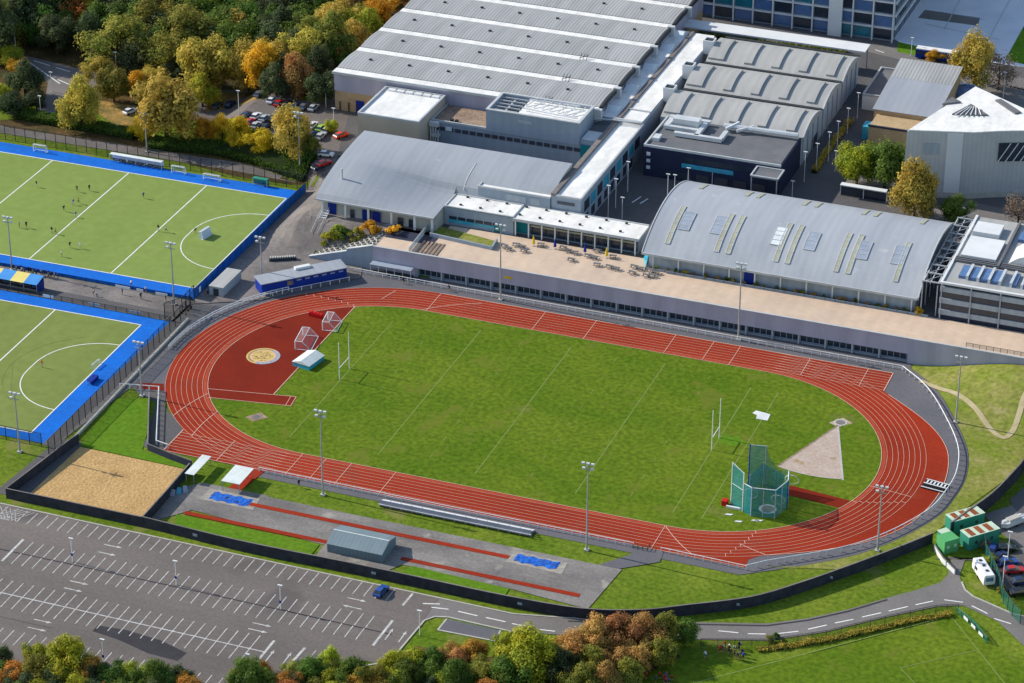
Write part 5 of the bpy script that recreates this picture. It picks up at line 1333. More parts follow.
def teamshelter(label,x,y,rz,L,mt='skylight_pale',hh=2.0):
    t=thing('team_shelter',label,'shelter',(x,y,h(x,y)),rz)
    m_=MB(); m_.box(-L/2,L/2,.9,.98,.05,hh); m_.build('back_panel',mt,t,local=True)
    m_=MB(); m_.box(-L/2,L/2,-.4,1.0,hh,hh+.08); m_.build('roof',mt,t,local=True)
    m_=MB(); m_.box(-L/2,L/2,.4,.8,.4,.5); m_.build('bench','blue_door',t,local=True)
    for i in range(int(L/2.5)+1):
        m_=MB(); xx=-L/2+i*L/int(L/2.5); m_.box(xx-.05,xx+.05,-.4,-.3,0,hh); m_.build('post','frame_white',t,local=True)
teamshelter('long white team shelter behind the far side line left of the goal',-146.6,87.2,0,15.5,'skylight_white')
teamshelter('short green tinted team shelter near the far right pitch corner',-110,87.0,0,4.2,'green_metal')
teamshelter('low dark blue team bench on the blue border of the lower pitch',-100.9,-23.8,radians(-90),3.4,'blue_door',.9)
# throwing cage
t=thing('throwing_cage','tall netted throwing cage with green blue nets on pale posts','throwing cage',(59,-20,0))
pth=[(55.7,-25.0,7),(57.9,-26.2,7),(62.9,-25.4,7),(64.2,-20.5,7),(63.2,-16.4,6.8)]
def netq(a,b,za,zb,mt='net_blue'):
    m_=MB(); m_.quad((a[0],a[1],.05),(b[0],b[1],.05),(b[0],b[1],zb),(a[0],a[1],za)); m_.build('net',mt,t)
for a,b in zip(pth[:-1],pth[1:]): netq(a,b,a[2],b[2])
netq((52.6,-23.2),(55.7,-25.0),10.4,9.4); netq((53.9,-14.6),(57.0,-12.6),10.4,9.6); 
m_=MB(); q_=[(57.0,-12.6,9.6),(58.2,-13.2,7.2),(60.5,-14.6,5.6),(63.2,-16.4,6.8)]
for a,b in zip(q_[:-1],q_[1:]): m_.quad((a[0],a[1],.05),(b[0],b[1],.05),b,a)
m_.build('net','mesh_green',t)
for x,y,z,mm in ((52.6,-23.2,10.5,'skylight_white'),(55.7,-25,9.5,'skylight_white'),(57.9,-26.2,7.2,'skylight_pale'),(62.9,-25.4,7.2,'skylight_pale'),(64.2,-20.5,7,'blue_paint'),(63.2,-16.4,7,'skylight_pale'),(53.9,-14.6,10.5,'blue_paint'),(57,-12.6,9.7,'skylight_pale')):
    m_=MB(); m_.tube((x,y,0),(x,y,z),.13,n=6); m_.build('post',mm,t)
m_=MB()
for a,b in zip(pth[:-1],pth[1:]): m_.tube(a,b,.09)
m_.build('top_rail','skylight_white',t)
for a,b in (((52.6,-23.2,5.4),(55.7,-25,5.2)),((52.6,-23.2,10.4),(55.7,-25,9.4)),((53.9,-14.6,10.4),(57,-12.6,9.6))): m_=MB(); m_.tube(a,b,.07); m_.build('gate_rail','skylight_white',t)
netq((55.9,-20.8),(57.4,-15.0),6.6,6.9); netq((56.2,-24.2),(55.9,-20.8),7,6.6); netq((62.0,-15.6),(57.2,-14.8),5.2,6.6)
for x,y,z in ((60.4,-25.8,7),(63.6,-22.8,6.9),(63.8,-18.2,6.9),(55.9,-20.8,6.8),(60.2,-15.2,5.6),(57.3,-15,7)):
    m_=MB(); m_.tube((x,y,0),(x,y,z),.09,n=6); m_.build('post','skylight_pale',t)
for cx_,cy_,cz_ in ((57.3,-24.6,4.6),(62.4,-21.2,2.2),(64.3,-17.6,5.6)):
    m_=MB(); 
    for k in range(14):
        a0=2*pi*k/14;a1=2*pi*(k+1)/14; m_.tube((cx_+1.5*cos(a0),cy_,cz_+1.1*sin(a0)),(cx_+1.5*cos(a1),cy_,cz_+1.1*sin(a1)),.07,n=4)
    m_.build('hoop','skylight_white',t)
m_=MB(); m_.box(50.8,52.0,-24.4,-23.0,0,1.2); m_.build('weight_box','red_paint',t)
m_=MB(); m_.box(52.0,55.2,-24.9,-24.4,0,.5); m_.build('gate_base','frame_white',t)
for k,(px,py) in enumerate(((728.5,515),(738,522),(755,521),(758.5,521))):
    p=ray(px,py,0); o=MB().prism([(p.x-.8,p.y-.3),(p.x+.6,p.y-.1),(p.x+.9,p.y+.5),(p.x-.5,p.y+.2)],.02,.16).build('turf_marker','frame_white'); tag(o,['white strip on the grass left below the throwing cage','white marker on the grass second from the left below the cage','white strip on the grass third from left below the cage','white strip on the grass rightmost below the cage'][k],'marker')
# red cushions
for k in range(4):
    q_=ray(311.5+k*3.2,315.5+k*.9,0); x,y=q_.x,q_.y
    t=thing('red_cushion','red padded block in the short row on the fan behind the goals','cushion',(x,y,.07),0,'red padded blocks on the fan')
    m_=MB(); m_.box(-.5,.5,-.5,.5,0,.9); m_.build('pad','red_paint',t,local=True)
    m_=MB(); m_.box(-.35,.35,-.35,.35,.9,1.1); m_.build('top_pad','red_paint',t,local=True)
# terrace furniture
for k,(px,py,mt,l) in enumerate(((533.5,246,'yellow_paint','furled yellow parasol at the left end of the terrace tables'),(555,249,'blue_door','furled blue parasol second from the left on the terrace'),(585,254,'blue_door','furled blue parasol third from the left on the terrace'),(606.5,258,'yellow_paint','furled yellow parasol at the right of the terrace tables'))):
    p=ray(px,py,5.56); t=thing('furled_parasol',l,'parasol',(p.x,p.y,5.56),0,'furled parasols on the terrace')
    m_=MB(); m_.tube((0,0,0),(0,0,3.0),.05); m_.build('pole','steel',t,local=True)
    m_=MB(); m_.tube((0,0,.7),(0,0,1.6),.42,.32,8); m_.tube((0,0,1.601),(0,0,2.9),.32,.08,8); m_.build('canopy',mt,t,local=True)
    m_=MB(); m_.tube((0,0,0),(0,0,.12),.4,.4,10); m_.build('base','kerb',t,local=True)
tb=thing('picnic_table','dark picnic table with two benches','picnic table',(0,0,0),0,'picnic tables on the terrace')
m_=MB(); m_.box(-.9,.9,-.38,.38,.72,.78); m_.build('tabletop','roof_dark',tb,local=True)
for s_ in (-1,1):
    m_=MB(); m_.box(-.9,.9,s_*.75-.14,s_*.75+.14,.43,.48); m_.build('bench','roof_dark',tb,local=True)
m_=MB(); m_.box(-.75,-.65,-.8,.8,.36,.42); m_.box(.65,.75,-.8,.8,.36,.42); m_.box(-.75,-.65,-.06,.06,0,.72); m_.box(.65,.75,-.06,.06,0,.72); m_.build('frame','dark_metal',tb,local=True)
TB=Proto(tb)
for k,(px,py) in enumerate(((504,247),(508,250),(516,246),(522,248),(524,252),(541,246),(563,249),(568,252),(575,254),(571,261),(588,257),(597,252),(594,259),(597,266),(609,268),(616,270),(613,258),(634,268),(640,270),(632,274),(650,272),(656,274),(646,277),(652,277))):
    p=ray(px,py,5.56); TB.put((p.x,p.y,5.56),(k*37%100)/100*.5-.25,'picnic table on the beige terrace among the furled parasols' if px<625 else 'picnic table in the dark cluster at the right end of the terrace')
for k,(px,py,l) in enumerate(((536,255,'small white cube on the terrace left'),(660,266,'small pale planter on the terrace right'))): pass

# green cabins
def cabin(label,x,y,rz,L,W,H,bright=False,rust=True):
    t=thing('green_cabin',label,'cabin',(x,y,0),rz)
    m_=MB(); m_.box(-L/2,L/2,-W/2,W/2,-.1,H); m_.build('body','green_metal_bright' if bright else 'green_metal',t,local=True)
    m_=MB(); m_.box(-L/2-.05,L/2+.05,-W/2-.05,W/2+.05,H,H+.1); m_.build('roof','pale_green_roof' if not bright else 'green_metal_bright',t,local=True)
    if rust:
        for k in range(3):
            m_=MB(); x0=-L/2+.7+k*(L-1)/3; m_.box(x0,x0+L*.16,-W/2+.25,W/2-.25,H+.1,H+.15); m_.build('roof_panel','rust',t,local=True)
    for k in range(2):
        m_=MB(); m_.box(-L/4+k*L/2-.3,-L/4+k*L/2+.3,-W/2-.06,-W/2-.01,1.2,1.9); m_.build('window','pale_green_roof' if bright else 'dark_metal',t,local=True)
a35=radians(48)
cabin('dark green cabin with a rusty pale roof, the one farther up against the wall',101.3,-14.2,a35,7.8,3.2,3.2)
cabin('dark green cabin with a rusty pale roof, the nearer one by the yard path',105.6,-19.3,a35,7.8,3.2,3.2)
cabin('small bright green cabin with two pale windows beside the barrier wall',99.9,-24.2,a35,3.6,3.0,3.0,True,False)
cabin('small teal green box tucked behind the bright green cabin',98.4,-20.4,a35,2.2,2.0,1.8,False,False)
# caravan
t=thing('caravan','white caravan with roof hatches parked on the grass by the green screen','caravan',(109.4,-32.4,.0),radians(-58))
m_=MB(); m_.profx([(-1.2,.5),(1.2,.5),(1.25,1.2),(1.15,2.6),(.95,2.75),(-.95,2.75),(-1.15,2.6),(-1.25,1.2)],-3.6,3.4); m_.build('body','white_paint',t,local=True)
for x in (-2.4,-.4,1.6):
    m_=MB(); m_.box(x-.3,x+.3,-.3,.3,2.76,2.9); m_.build('roof_hatch','dark_metal',t,local=True)
m_=MB(); m_.box(3.41,3.46,-.8,.8,1.3,2.2); m_.build('window','glass_blue',t,local=True)
for s_ in (-1,1):
    m_=MB(); m_.box(-1.8,-.6,s_*1.24-.03,s_*1.24+.03,1.4,2.1); m_.build('window','glass_dark',t,local=True)
    m_=MB(); m_.tube((0,s_*1.05,.35),(0,s_*1.25,.35),.35,.35,12); m_.build('wheel','black_rubber',t,local=True)
m_=MB(); m_.tube((3.4,0,.5),(4.6,0,.45),.06); m_.build('tow_bar','dark_metal',t,local=True)

# ------------------------------------------------------------------ cars
def car_proto(colour):
    t=thing('parked_car','car','car')
    m_=MB()
    m_.profy([(-2.1,.35),(2.1,.35),(2.15,.62),(2.05,.86),(1.0,.98),(-1.95,1.0),(-2.12,.8)],-.86,.86)
    m_.build('body','car_'+colour,t,local=True)
    m_=MB(); b=[(-1.9,.98),(1.0,.97)]; 
    vs=[(-1.95,-.82,.98),(1.05,-.82,.97),(1.05,.82,.97),(-1.95,.82,.98),(-1.35,-.66,1.42),(.15,-.66,1.45),(.15,.66,1.45),(-1.35,.66,1.42)]
    m_.add(vs,[(0,3,2,1),(0,1,5,4),(1,2,6,5),(2,3,7,6),(3,0,4,7),(4,5,6,7)]); m_.build('windows','glass_dark',t,local=True)
    m_=MB(); m_.add([(-1.33,-.64,1.43),(.13,-.64,1.46),(.13,.64,1.46),(-1.33,.64,1.43),(-1.33,-.64,1.47),(.1,-.64,1.5),(.1,.64,1.5),(-1.33,.64,1.47)],[(4,5,6,7),(0,1,5,4),(1,2,6,5),(2,3,7,6),(3,0,4,7),(0,3,2,1)]); m_.build('roof','car_'+colour,t,local=True)
    for x in (-1.3,1.3):
        for s_ in (-1,1):
            m_=MB(); m_.tube((x,s_*.68,.32),(x,s_*.88,.32),.32,.32,12); m_.build('wheel','black_rubber',t,local=True)
    for s_ in (-1,1):
        m_=MB(); m_.box(2.06,2.16,s_*.6-.18,s_*.6+.18,.62,.78); m_.build('headlight','skylight_white',t,local=True)
    return Proto(t)
CP={}
def car(px,py,colour,rz,label,z=None,dz=.7,group='parked cars'):
    p=G(px,py,dz); 
    if colour not in CP: CP[colour]=car_proto(colour)
    CP[colour].put((p.x,p.y,h(p.x,p.y)+.1),rz,label,group)
N_=radians(88)
cars=[(49,115,'navy',N_,'dark blue car, left of the pair by the ochre tree at far left'),(57,117,'white',N_,'white car parked beside the dark blue one near the far left lamp'),
(130,111,'white',radians(70),'white car half hidden left of the big grey ochre tree'),
(101,125,'black',N_,'black car, first in the shaded row of four below the twin trees'),(109,127,'navy',N_,'dark car, second in the shaded row of four below the twin trees'),(118,129,'black',N_,'black car, third in the shaded row below the twin trees'),(126,130,'navy',N_,'dark car, last in the shaded row below the twin trees'),
(217,105,'grey',N_,'dusty car in the shade at the left end of the far car park row'),(230,104,'navy',N_,'dark blue car under the tree at the left of the car park'),
(246,115,'navy',N_,'navy car left of the small white car in the middle row'),(256,116,'white',N_,'small white car above the red one in the middle row'),(250,121.5,'red',N_,'red car in the middle row beside the gold trees'),(256,125,'silver',N_,'pale car just right below the red one by the gold trees'),
(264.5,118,'silver',N_,'silver car in the middle of the car park row'),(274,118.5,'black',N_,'black car right of the silver one in the middle row'),(266,126.5,'black',N_,'black car in the lower line behind the gold trees'),(280,120,'silver',N_,'silver car right of the black one before the ochre tree'),
(272,100,'white',N_,'white car in the back row under the dark trees'),(279,103,'red',N_,'dark red car right of the white one in the back row'),(287,104,'black',N_,'black car right of the red one in the back row'),(296,106,'navy',N_,'dark car in the back row, third before the lamp'),(304,106.5,'grey',N_,'grey car in the back row, second before the lamp'),(313.5,107.5,'silver',N_,'silver blue car at the right end of the back row'),
(259,94,'grey',N_,'grey car deep in the shade of the back row trees'),(281,90,'white',N_,'pale van shaped car under the dark trees at the back'),
(312.5,125,'white',N_,'white car at the top left of the right hand group'),(321,128,'green',N_,'lime green car in the right hand group'),(327,130,'silver',N_,'silver car right of the lime green one'),(312,134,'navy',N_,'dark blue car below the white one in the right hand group'),(320.5,136,'silver',N_,'silver car at the bottom of the right hand group'),
(341,135,'orange-red',radians(60),'bright red car parked alone by the cream block'),(319,167,'navy',radians(60),'dark blue car with the red one behind the hedge end'),(324,163,'red',radians(60),'red car at the end of the hedge beside the curved hall'),(326,154,'white',radians(10),'pale car low behind the hedge end'),
(305,132,'black',N_,'black car next to the ochre tree in the right hand group')]
for px,py,c_,rz,l in cars: car(px,py,c_,rz,l)
car(381,591,'blue',N_-.05,'blue car alone in the upper row of the big car park',group='parked cars')
for px,py,c_,rz,l in ((1000,556,'navy',1.2,'dark car behind the blue one at the right edge'),(1008,562,'blue',.6,'bright blue car in the yard at the right edge'),(1014,570,'red',.5,'red car in the yard at the right edge'),(1021,581,'navy',.6,'dark blue car below the red one at the right edge'),(993,549,'blue',1.5,'blue van shaped car beside the green cabins'),(1019,592,'black',.6,'black car lowest in the yard at the right edge'),(1006,548,'black',.4,'black car in the dark yard behind the lamp post')): car(px,py,c_,rz,l)
# coach
p=G(937,55,1.5); t=thing('blue_bus','blue single deck bus with a white roof parked before the plaza','bus',(p.x,p.y,h(p.x,p.y)),0)
m_=MB(); m_.box(-6,6,-1.25,1.25,.4,2.9); m_.build('body','blue_paint',t,local=True)
m_=MB(); m_.box(-5.95,5.95,-1.2,1.2,2.9,3.2); m_.build('roof','white_paint',t,local=True)
for k in range(6):
    m_=MB(); m_.box(-5.6+k*1.9,-4.0+k*1.9,-1.3,-1.26,1.6,2.5); m_.build('window','glass_dark',t,local=True)
for x in (-3.8,3.6):
    for s_ in (-1,1):
        m_=MB(); m_.tube((x,s_*1.05,.5),(x,s_*1.27,.5),.5,.5,12); m_.build('wheel','black_rubber',t,local=True)
# boat trailer at right
p=G(1013,523,.6); t=thing('covered_boat','pale covered boat on a trailer at the top of the yard','boat',(p.x,p.y,0),radians(55))
m_=MB(); m_.prism([(-3.4,0),(-2.4,-.95),(2.8,-1.0),(3.2,0),(2.8,1.0),(-2.4,.95)],.6,1.6); m_.build('hull','duct',t,local=True)
m_=MB(); m_.tube((-3,0,1.75),(3,0,1.9),.1); m_.box(-1.6,1.4,-.7,.7,1.6,2.1); m_.build('cover','kerb',t,local=True)
m_=MB(); m_.box(-2.6,2.6,-.5,.5,.35,.59); m_.build('trailer_frame','dark_metal',t,local=True)
for s_ in (-1,1):
    m_=MB(); m_.tube((.3,s_*.85,.3),(.3,s_*1.05,.3),.3,.3,10); m_.build('wheel','black_rubber',t,local=True)

# ------------------------------------------------------------------ people
def body_mesh(pose,cols,seedname):
    """one continuous skinned figure 1.75 m tall"""
    J={'pel':(0,0,.95),'che':(0,.02,1.32),'nek':(0,.02,1.50),'hed':(0,.05,1.64),'hed2':(0,.06,1.72),
       'lsh':(.19,.02,1.43),'rsh':(-.19,.02,1.43)}
    if pose=='run':
        J.update(lel=(.26,-.18,1.2),lha=(.24,.06,1.05),rel=(-.26,.2,1.22),rha=(-.2,.38,1.35),lhp=(.1,0,.92),rhp=(-.1,0,.92),lkn=(.11,.3,.6),lan=(.1,.12,.2),lto=(.1,.28,.12),rkn=(-.11,-.1,.5),ran=(-.1,-.42,.28),rto=(-.1,-.38,.1))
        J['che']=(0,.1,1.3);J['nek']=(0,.16,1.47);J['hed']=(0,.22,1.6);J['hed2']=(0,.24,1.68);J['lsh']=(.19,.13,1.41);J['rsh']=(-.19,.13,1.41)
    elif pose=='bend':
        J.update(che=(0,.22,1.2),nek=(0,.36,1.32),hed=(0,.46,1.40),hed2=(0,.52,1.45),lsh=(.19,.3,1.27),rsh=(-.19,.3,1.27),lel=(.22,.42,1.0),lha=(.1,.6,.78),rel=(-.22,.42,1.0),rha=(-.02,.62,.75),
          lhp=(.1,0,.9),rhp=(-.1,0,.9),lkn=(.18,.14,.5),lan=(.22,0,.1),lto=(.22,.16,.05),rkn=(-.18,.14,.5),ran=(-.22,0,.1),rto=(-.22,.16,.05))
    else:
        J.update(lel=(.28,-.02,1.16),lha=(.26,.1,.92),rel=(-.28,-.02,1.16),rha=(-.26,.1,.92),lhp=(.1,0,.92),rhp=(-.1,0,.92),lkn=(.12,.02,.5),lan=(.13,-.02,.1),lto=(.14,.14,.05),rkn=(-.12,.02,.5),ran=(-.13,-.02,.1),rto=(-.14,.14,.05))
    rad=dict(pel=.15,che=.165,nek=.06,hed=.1,hed2=.085,lsh=.075,rsh=.075,lel=.05,rel=.05,lha=.04,rha=.04,lhp=.1,rhp=.1,lkn=.065,rkn=.065,lan=.045,ran=.045,lto=.045,rto=.045)
    ks=list(J); E_=[('pel','che'),('che','nek'),('nek','hed'),('hed','hed2'),('che','lsh'),('che','rsh'),('lsh','lel'),('lel','lha'),('rsh','rel'),('rel','rha'),('pel','lhp'),('pel','rhp'),('lhp','lkn'),('lkn','lan'),('lan','lto'),('rhp','rkn'),('rkn','ran'),('ran','rto')]
    me=bpy.data.meshes.new('sk'); me.from_pydata([J[k] for k in ks],[(ks.index(a),ks.index(b)) for a,b in E_],[])
    ob=bpy.data.objects.new('sk',me); COL.objects.link(ob)
    sk=ob.modifiers.new('s','SKIN'); 
    if not me.skin_vertices: 
        bm=bmesh.new(); bm.from_mesh(me); bm.verts.layers.skin.verify(); bm.to_mesh(me); bm.free()
    for i,k in enumerate(ks):
        me.skin_vertices[0].data[i].radius=(rad[k],rad[k]); me.skin_vertices[0].data[i].use_root=(k=='pel')
    sb=ob.modifiers.new('u','SUBSURF'); sb.levels=1; sb.render_levels=1
    dg=bpy.context.evaluated_depsgraph_get(); dg.update()
    m2=bpy.data.meshes.new_from_object(ob.evaluated_get(dg)); m2.name='person'
    bpy.data.objects.remove(ob); 
    m2.materials.clear()
    for c_ in cols: m2.materials.append(MATS[c_])      # skin, shirt, shorts, hair
    hz=J['hed'][2]; nz=J['nek'][2]
    for p in m2.polygons:
        x,y,z=p.center
        if z>nz+.02: i=3 if z>hz+.06 or (y<J['hed'][1]-.03 and z>nz+.08) else 0
        elif z>.98: i=1
        elif z>.55: i=2
        elif z<.12: i=3
        else: i=0
        if abs(x)>.2 and .85<z<1.1 and pose!='bend': i=0
        p.material_index=i; p.use_smooth=True
    return m2
BM={}
def person(x,y,z,rz,pose,shirt,shorts,label,group=None,s=1.0):
    k=(pose,shirt,shorts)
    if k not in BM: BM[k]=body_mesh(pose,['skin',shirt,shorts,'hair'],'p')
    o=bpy.data.objects.new('person',BM[k]); COL.objects.link(o); o.location=(x,y,z); o.rotation_euler=(0,0,rz); o.scale=(s,s,s)
    tag(o,label,'person',group)
pl_=[((36.5,187.5),'run','cloth_dark','player in dark kit running alone near the far 23 metre line'),((77.5,192),'run','cloth_dark','player in dark kit, left of the far pair before the halfway line'),((89.5,191),'stand','cloth_dark','player in dark kit, right of the far pair before the halfway line'),
 ((73,205.5),'bend','cloth_blue','player in blue crouching among the four by the halfway line'),((79,204),'run','cloth_yellow','player in a yellow top beside the crouching blue one'),((64,211.5),'run','cloth_dark','player in dark kit left of the group by the halfway line'),((75.5,218),'bend','cloth_blue','player in blue right on the halfway line'),
 ((19.5,228),'stand','cloth_grey','player in grey, left of the pair at the far left'),((26.5,228),'stand','cloth_dark','player in dark kit, right of the pair at the far left'),((52,233.5),'stand','cloth_dark','player in dark kit just left of the halfway line, low'),((56,234.5),'run','cloth_yellow','player in yellow just beside the dark one at the halfway line'),
 ((70,248),'run','cloth_dark','player in dark kit in the low pair right of halfway'),((80,249),'run','cloth_white','player in white in the low pair right of halfway'),((62,257),'stand','cloth_white','player in white nearest the blue fence'),
 ((143.5,198.5),'run','cloth_blue','player in blue alone between halfway and far side goal'),((158.5,231.5),'stand','cloth_dark','player in dark kit on the right hand 23 metre line'),((166.5,232.5),'run','cloth_white','player in white right of the right hand 23 metre line'),((195,233),'bend','cloth_dark','goalkeeper in dark kit crouching before the netted goal'),
 ((42,367.5),'stand','cloth_orange','person in orange standing in the lower pitch circle')]
for i,((px,py),pose,sh,l) in enumerate(pl_):
    p=ray(px,py,0); person(p.x,p.y,.1,i*2.1,pose,sh,'cloth_dark' if i%3 else 'cloth_white',l,'hockey players on the upper pitch' if i<18 else None,1.08)
rnd=random.Random(5)
cl=['cloth_dark','cloth_dark','cloth_grey','cloth_dark','cloth_white','cloth_blue']
for i in range(18):
    x=-146+i*.75+rnd.uniform(-.3,.3); person(x,19.4+rnd.uniform(-.5,.6)+.0*i,.1,rnd.uniform(0,6),'stand',cl[i%6],'cloth_dark','spectator in dark clothes in the crowd along the near blue fence','spectators along the blue fence',1.05)
for i in range(14):
    x=-151+i*1.2+rnd.uniform(-.3,.3); person(x,12+rnd.uniform(-.6,.8),.1,rnd.uniform(0,6),'stand',cl[(i*5)%6],'cloth_dark','spectator in the shade under the striped canopy','spectators under the striped canopy',1.0)
for i,(px,py,c_,l) in enumerate(((131,287,'cloth_white','person in white at the blue fence by the two banners'),(146,293,'cloth_white','person in a pale top walking by the blue fence'),(122.5,295,'cloth_blue','person in blue on the dark strip between the pitches'),(141,299.5,'cloth_dark','person in dark clothes on the walkway below the pale top'),(93,296,'cloth_grey','person in grey sitting low by the lower fence'),(97,298,'cloth_white','person in white by the lower fence'),(189,309,'cloth_white','person in white in the group at the gate corner'),(191.5,312,'cloth_dark','person in dark clothes right in the gate corner group'),(188,314,'cloth_dark','person in dark clothes at the near side of the gate group'),(166,302,'cloth_dark','person in dark clothes on the walkway left of the mast'),(208,297,'cloth_dark','person in dark clothes at the white container end'),(299,612,'cloth_dark','x'),(449,462,'cloth_dark','x'))):
    if l=='x': continue
    p=ray(px,py,0); person(p.x,p.y,.1,i*1.3,'stand' if i%4 else 'bend',c_,'cloth_dark',l,None,1.1)
for i in range(10):
    person(-153+i*1.45+rnd.uniform(-.2,.2),86.6,.1,pi,'bend',['cloth_dark','cloth_blue','cloth_dark','cloth_white'][i%4],'cloth_dark','substitute sitting in the long white team shelter','substitutes in the team shelter',.9)
for i in range(16):
    px=729+rnd.uniform(-12,14);py=655+rnd.uniform(-8,7); p=ray(px,py,0)
    c_=['cloth_dark','cloth_white','cloth_dark','cloth_dark','cloth_red','cloth_dark','cloth_blue'][i%7]
    person(p.x,p.y,.05,rnd.uniform(0,6),['stand','bend'][i%2],c_,'cloth_dark','person in the huddle on the sports field by the bottom trees','people huddled on the sports field',1.1)
for i in range(11):
    px=660+rnd.uniform(-14,13);py=678+rnd.uniform(-5,7); p=ray(px,py,0)
    person(p.x,p.y,.05,rnd.uniform(0,6),['stand','bend'][i%2],'cloth_red' if i%3 else 'cloth_blue','cloth_dark','person in red in the team under the bottom trees','red team at the bottom edge',1.1)
p=ray(706,659,0); person(p.x,p.y,.05,1,'bend','cloth_white','cloth_blue','person in white apart from the huddle by the tree shade',None,1.15)
p=ray(299,487,0); person(p.x,p.y,.05,1,'stand','cloth_dark','cloth_dark','person in black at the near track rail left of the mast',None,1.1)
p=ray(298,668,0); person(p.x,p.y,.1,1,'stand','cloth_blue','cloth_dark','person in blue standing on the hatched car park corner',None,1.1)
for k,(px,py) in enumerate(((404,284),(449.5,291.5))):
    p=ray(px,py,0); person(p.x,p.y,.05,1,'bend','cloth_dark','cloth_dark',['person in dark clothes seated by the far rail below the window start','person in dark clothes standing by the far rail nearer the mast'][k],None,1.1)

# ------------------------------------------------------------------ vegetation
def crown_mesh(name,rx,rz,nl,ls,seed,clumps=26,cone=0,hollow=.55):
    rnd=random.Random(seed); vs=[];fs=[]
    C=[]
    for i in range(clumps):
        while True:
            v=Vector((rnd.gauss(0,1),rnd.gauss(0,1),rnd.gauss(0,1))).normalized()
            if v.z>-.75: break
        q=rnd.uniform(.45,.86); 
        taper=1-cone*max(0,v.z)
        C.append((Vector((v.x*rx*q*taper,v.y*rx*q*taper,v.z*rz*q)), rnd.uniform(.26,.42)*rx))
    tot=sum(r*r for _,r in C)
    for c,r in C:
        n=int(nl*r*r/tot)
        for k in range(n):
            d=Vector((rnd.gauss(0,1),rnd.gauss(0,1),rnd.gauss(0,1))).normalized()
            rr=r*(rnd.random()**.4)*rnd.uniform(.85,1.15)
            p=c+d*rr
            nn=(d+Vector((rnd.uniform(-.5,.5),rnd.uniform(-.5,.5),rnd.uniform(-.25,.6)))).normalized()
            a=nn.orthogonal().normalized(); b=nn.cross(a); s_=ls*rnd.uniform(.6,1.3); th=rnd.uniform(0,pi)
            u=(a*cos(th)+b*sin(th))*s_; w_=(b*cos(th)-a*sin(th))*s_*rnd.uniform(.6,1)
            n0=len(vs); vs+= [tuple(p-u*.5),tuple(p+w_*.35),tuple(p+u*.5),tuple(p-w_*.35)]; fs.append((n0,n0+1,n0+2,n0+3))
    me=bpy.data.meshes.new(name); me.from_pydata(vs,[],fs); return me
VAR=[crown_mesh('crown',1,1.0,9000,.105,11,34),crown_mesh('crown',1,1.1,9000,.105,12,40),crown_mesh('crown',1,1.0,9000,.105,13,30),crown_mesh('crown',1,1.3,9000,.10,14,40,.45)]
SMALL=[crown_mesh('crown',1,1.0,1500,.22,21,14),crown_mesh('crown',1,1.1,1500,.22,22,14)]
BARE=crown_mesh('crown',1,1.0,1500,.11,31,40)
def trunk_mesh(seed):
    rnd=random.Random(seed); m_=MB(); m_.tube((0,0,-.15),(0,0,1.2),.085,.06,7); 
    for i in range(7):
        a=2*pi*i/7+rnd.uniform(-.3,.3); e=rnd.uniform(.5,.9)
        q=(cos(a)*e*.8,sin(a)*e*.8,1.0+rnd.uniform(.4,1.0)); m_.tube((0,0,.8+.06*i),q,.035,.01,5)
        m_.tube(tuple(v*.6+w_*.4 for v,w_ in zip(q,(0,0,1))),(q[0]*1.15+rnd.uniform(-.2,.2),q[1]*1.1,q[2]+.15),.018,.006,4)
    m_.tube((0,0,1.19),(rnd.uniform(-.1,.1),.05,2.3),.055,.012,6)
    o=m_.build('trunk','bark'); me=o.data; bpy.data.objects.remove(o); return me
TR=[trunk_mesh(1),trunk_mesh(2)]
MESHC={}
tcount=[0]; GROW=1.32
def tree(px,py,rpx,kind,label,rat=1.0,group=None,var=None,ground=None,name='tree',small=False,k=3.15):
    """px,py: where the middle of the crown is seen, rpx: its half width there"""
    p0=G(px,py); dist=(p0-Vector((CX,CY,CZ))).length; r=rpx*dist/FPX*GROW
    rz1=r*rat; zc=rz1*.92 if not small else rz1*.6
    p=G(px,py,zc); z=h(p.x,p.y)
    tcount[0]+=1; i=tcount[0]
    v=(BARE if kind=='bare' else (SMALL[i%2] if small else (VAR[i%3] if var is None else VAR[var])))
    t=thing(name,label,'tree' if name=='tree' else name,(p.x,p.y,z),0,group)
    key=(v.name,kind)
    if key not in MESHC:
        me=v.copy(); me.materials.clear(); me.materials.append(LEAF[kind]); MESHC[key]=me
    o=bpy.data.objects.new('crown' if name=='tree' else 'foliage',MESHC[key]); COL.objects.link(o); o.parent=t; o.location=(0,0,zc); o.scale=(r,r,rz1/ (1.0)); o.rotation_euler=(0,0,i*1.7)
    o2=bpy.data.objects.new('trunk' if name=='tree' else 'stem',TR[i%2]); COL.objects.link(o2); o2.parent=t; o2.scale=(r*.8,r*.8,zc*.62)
    return t
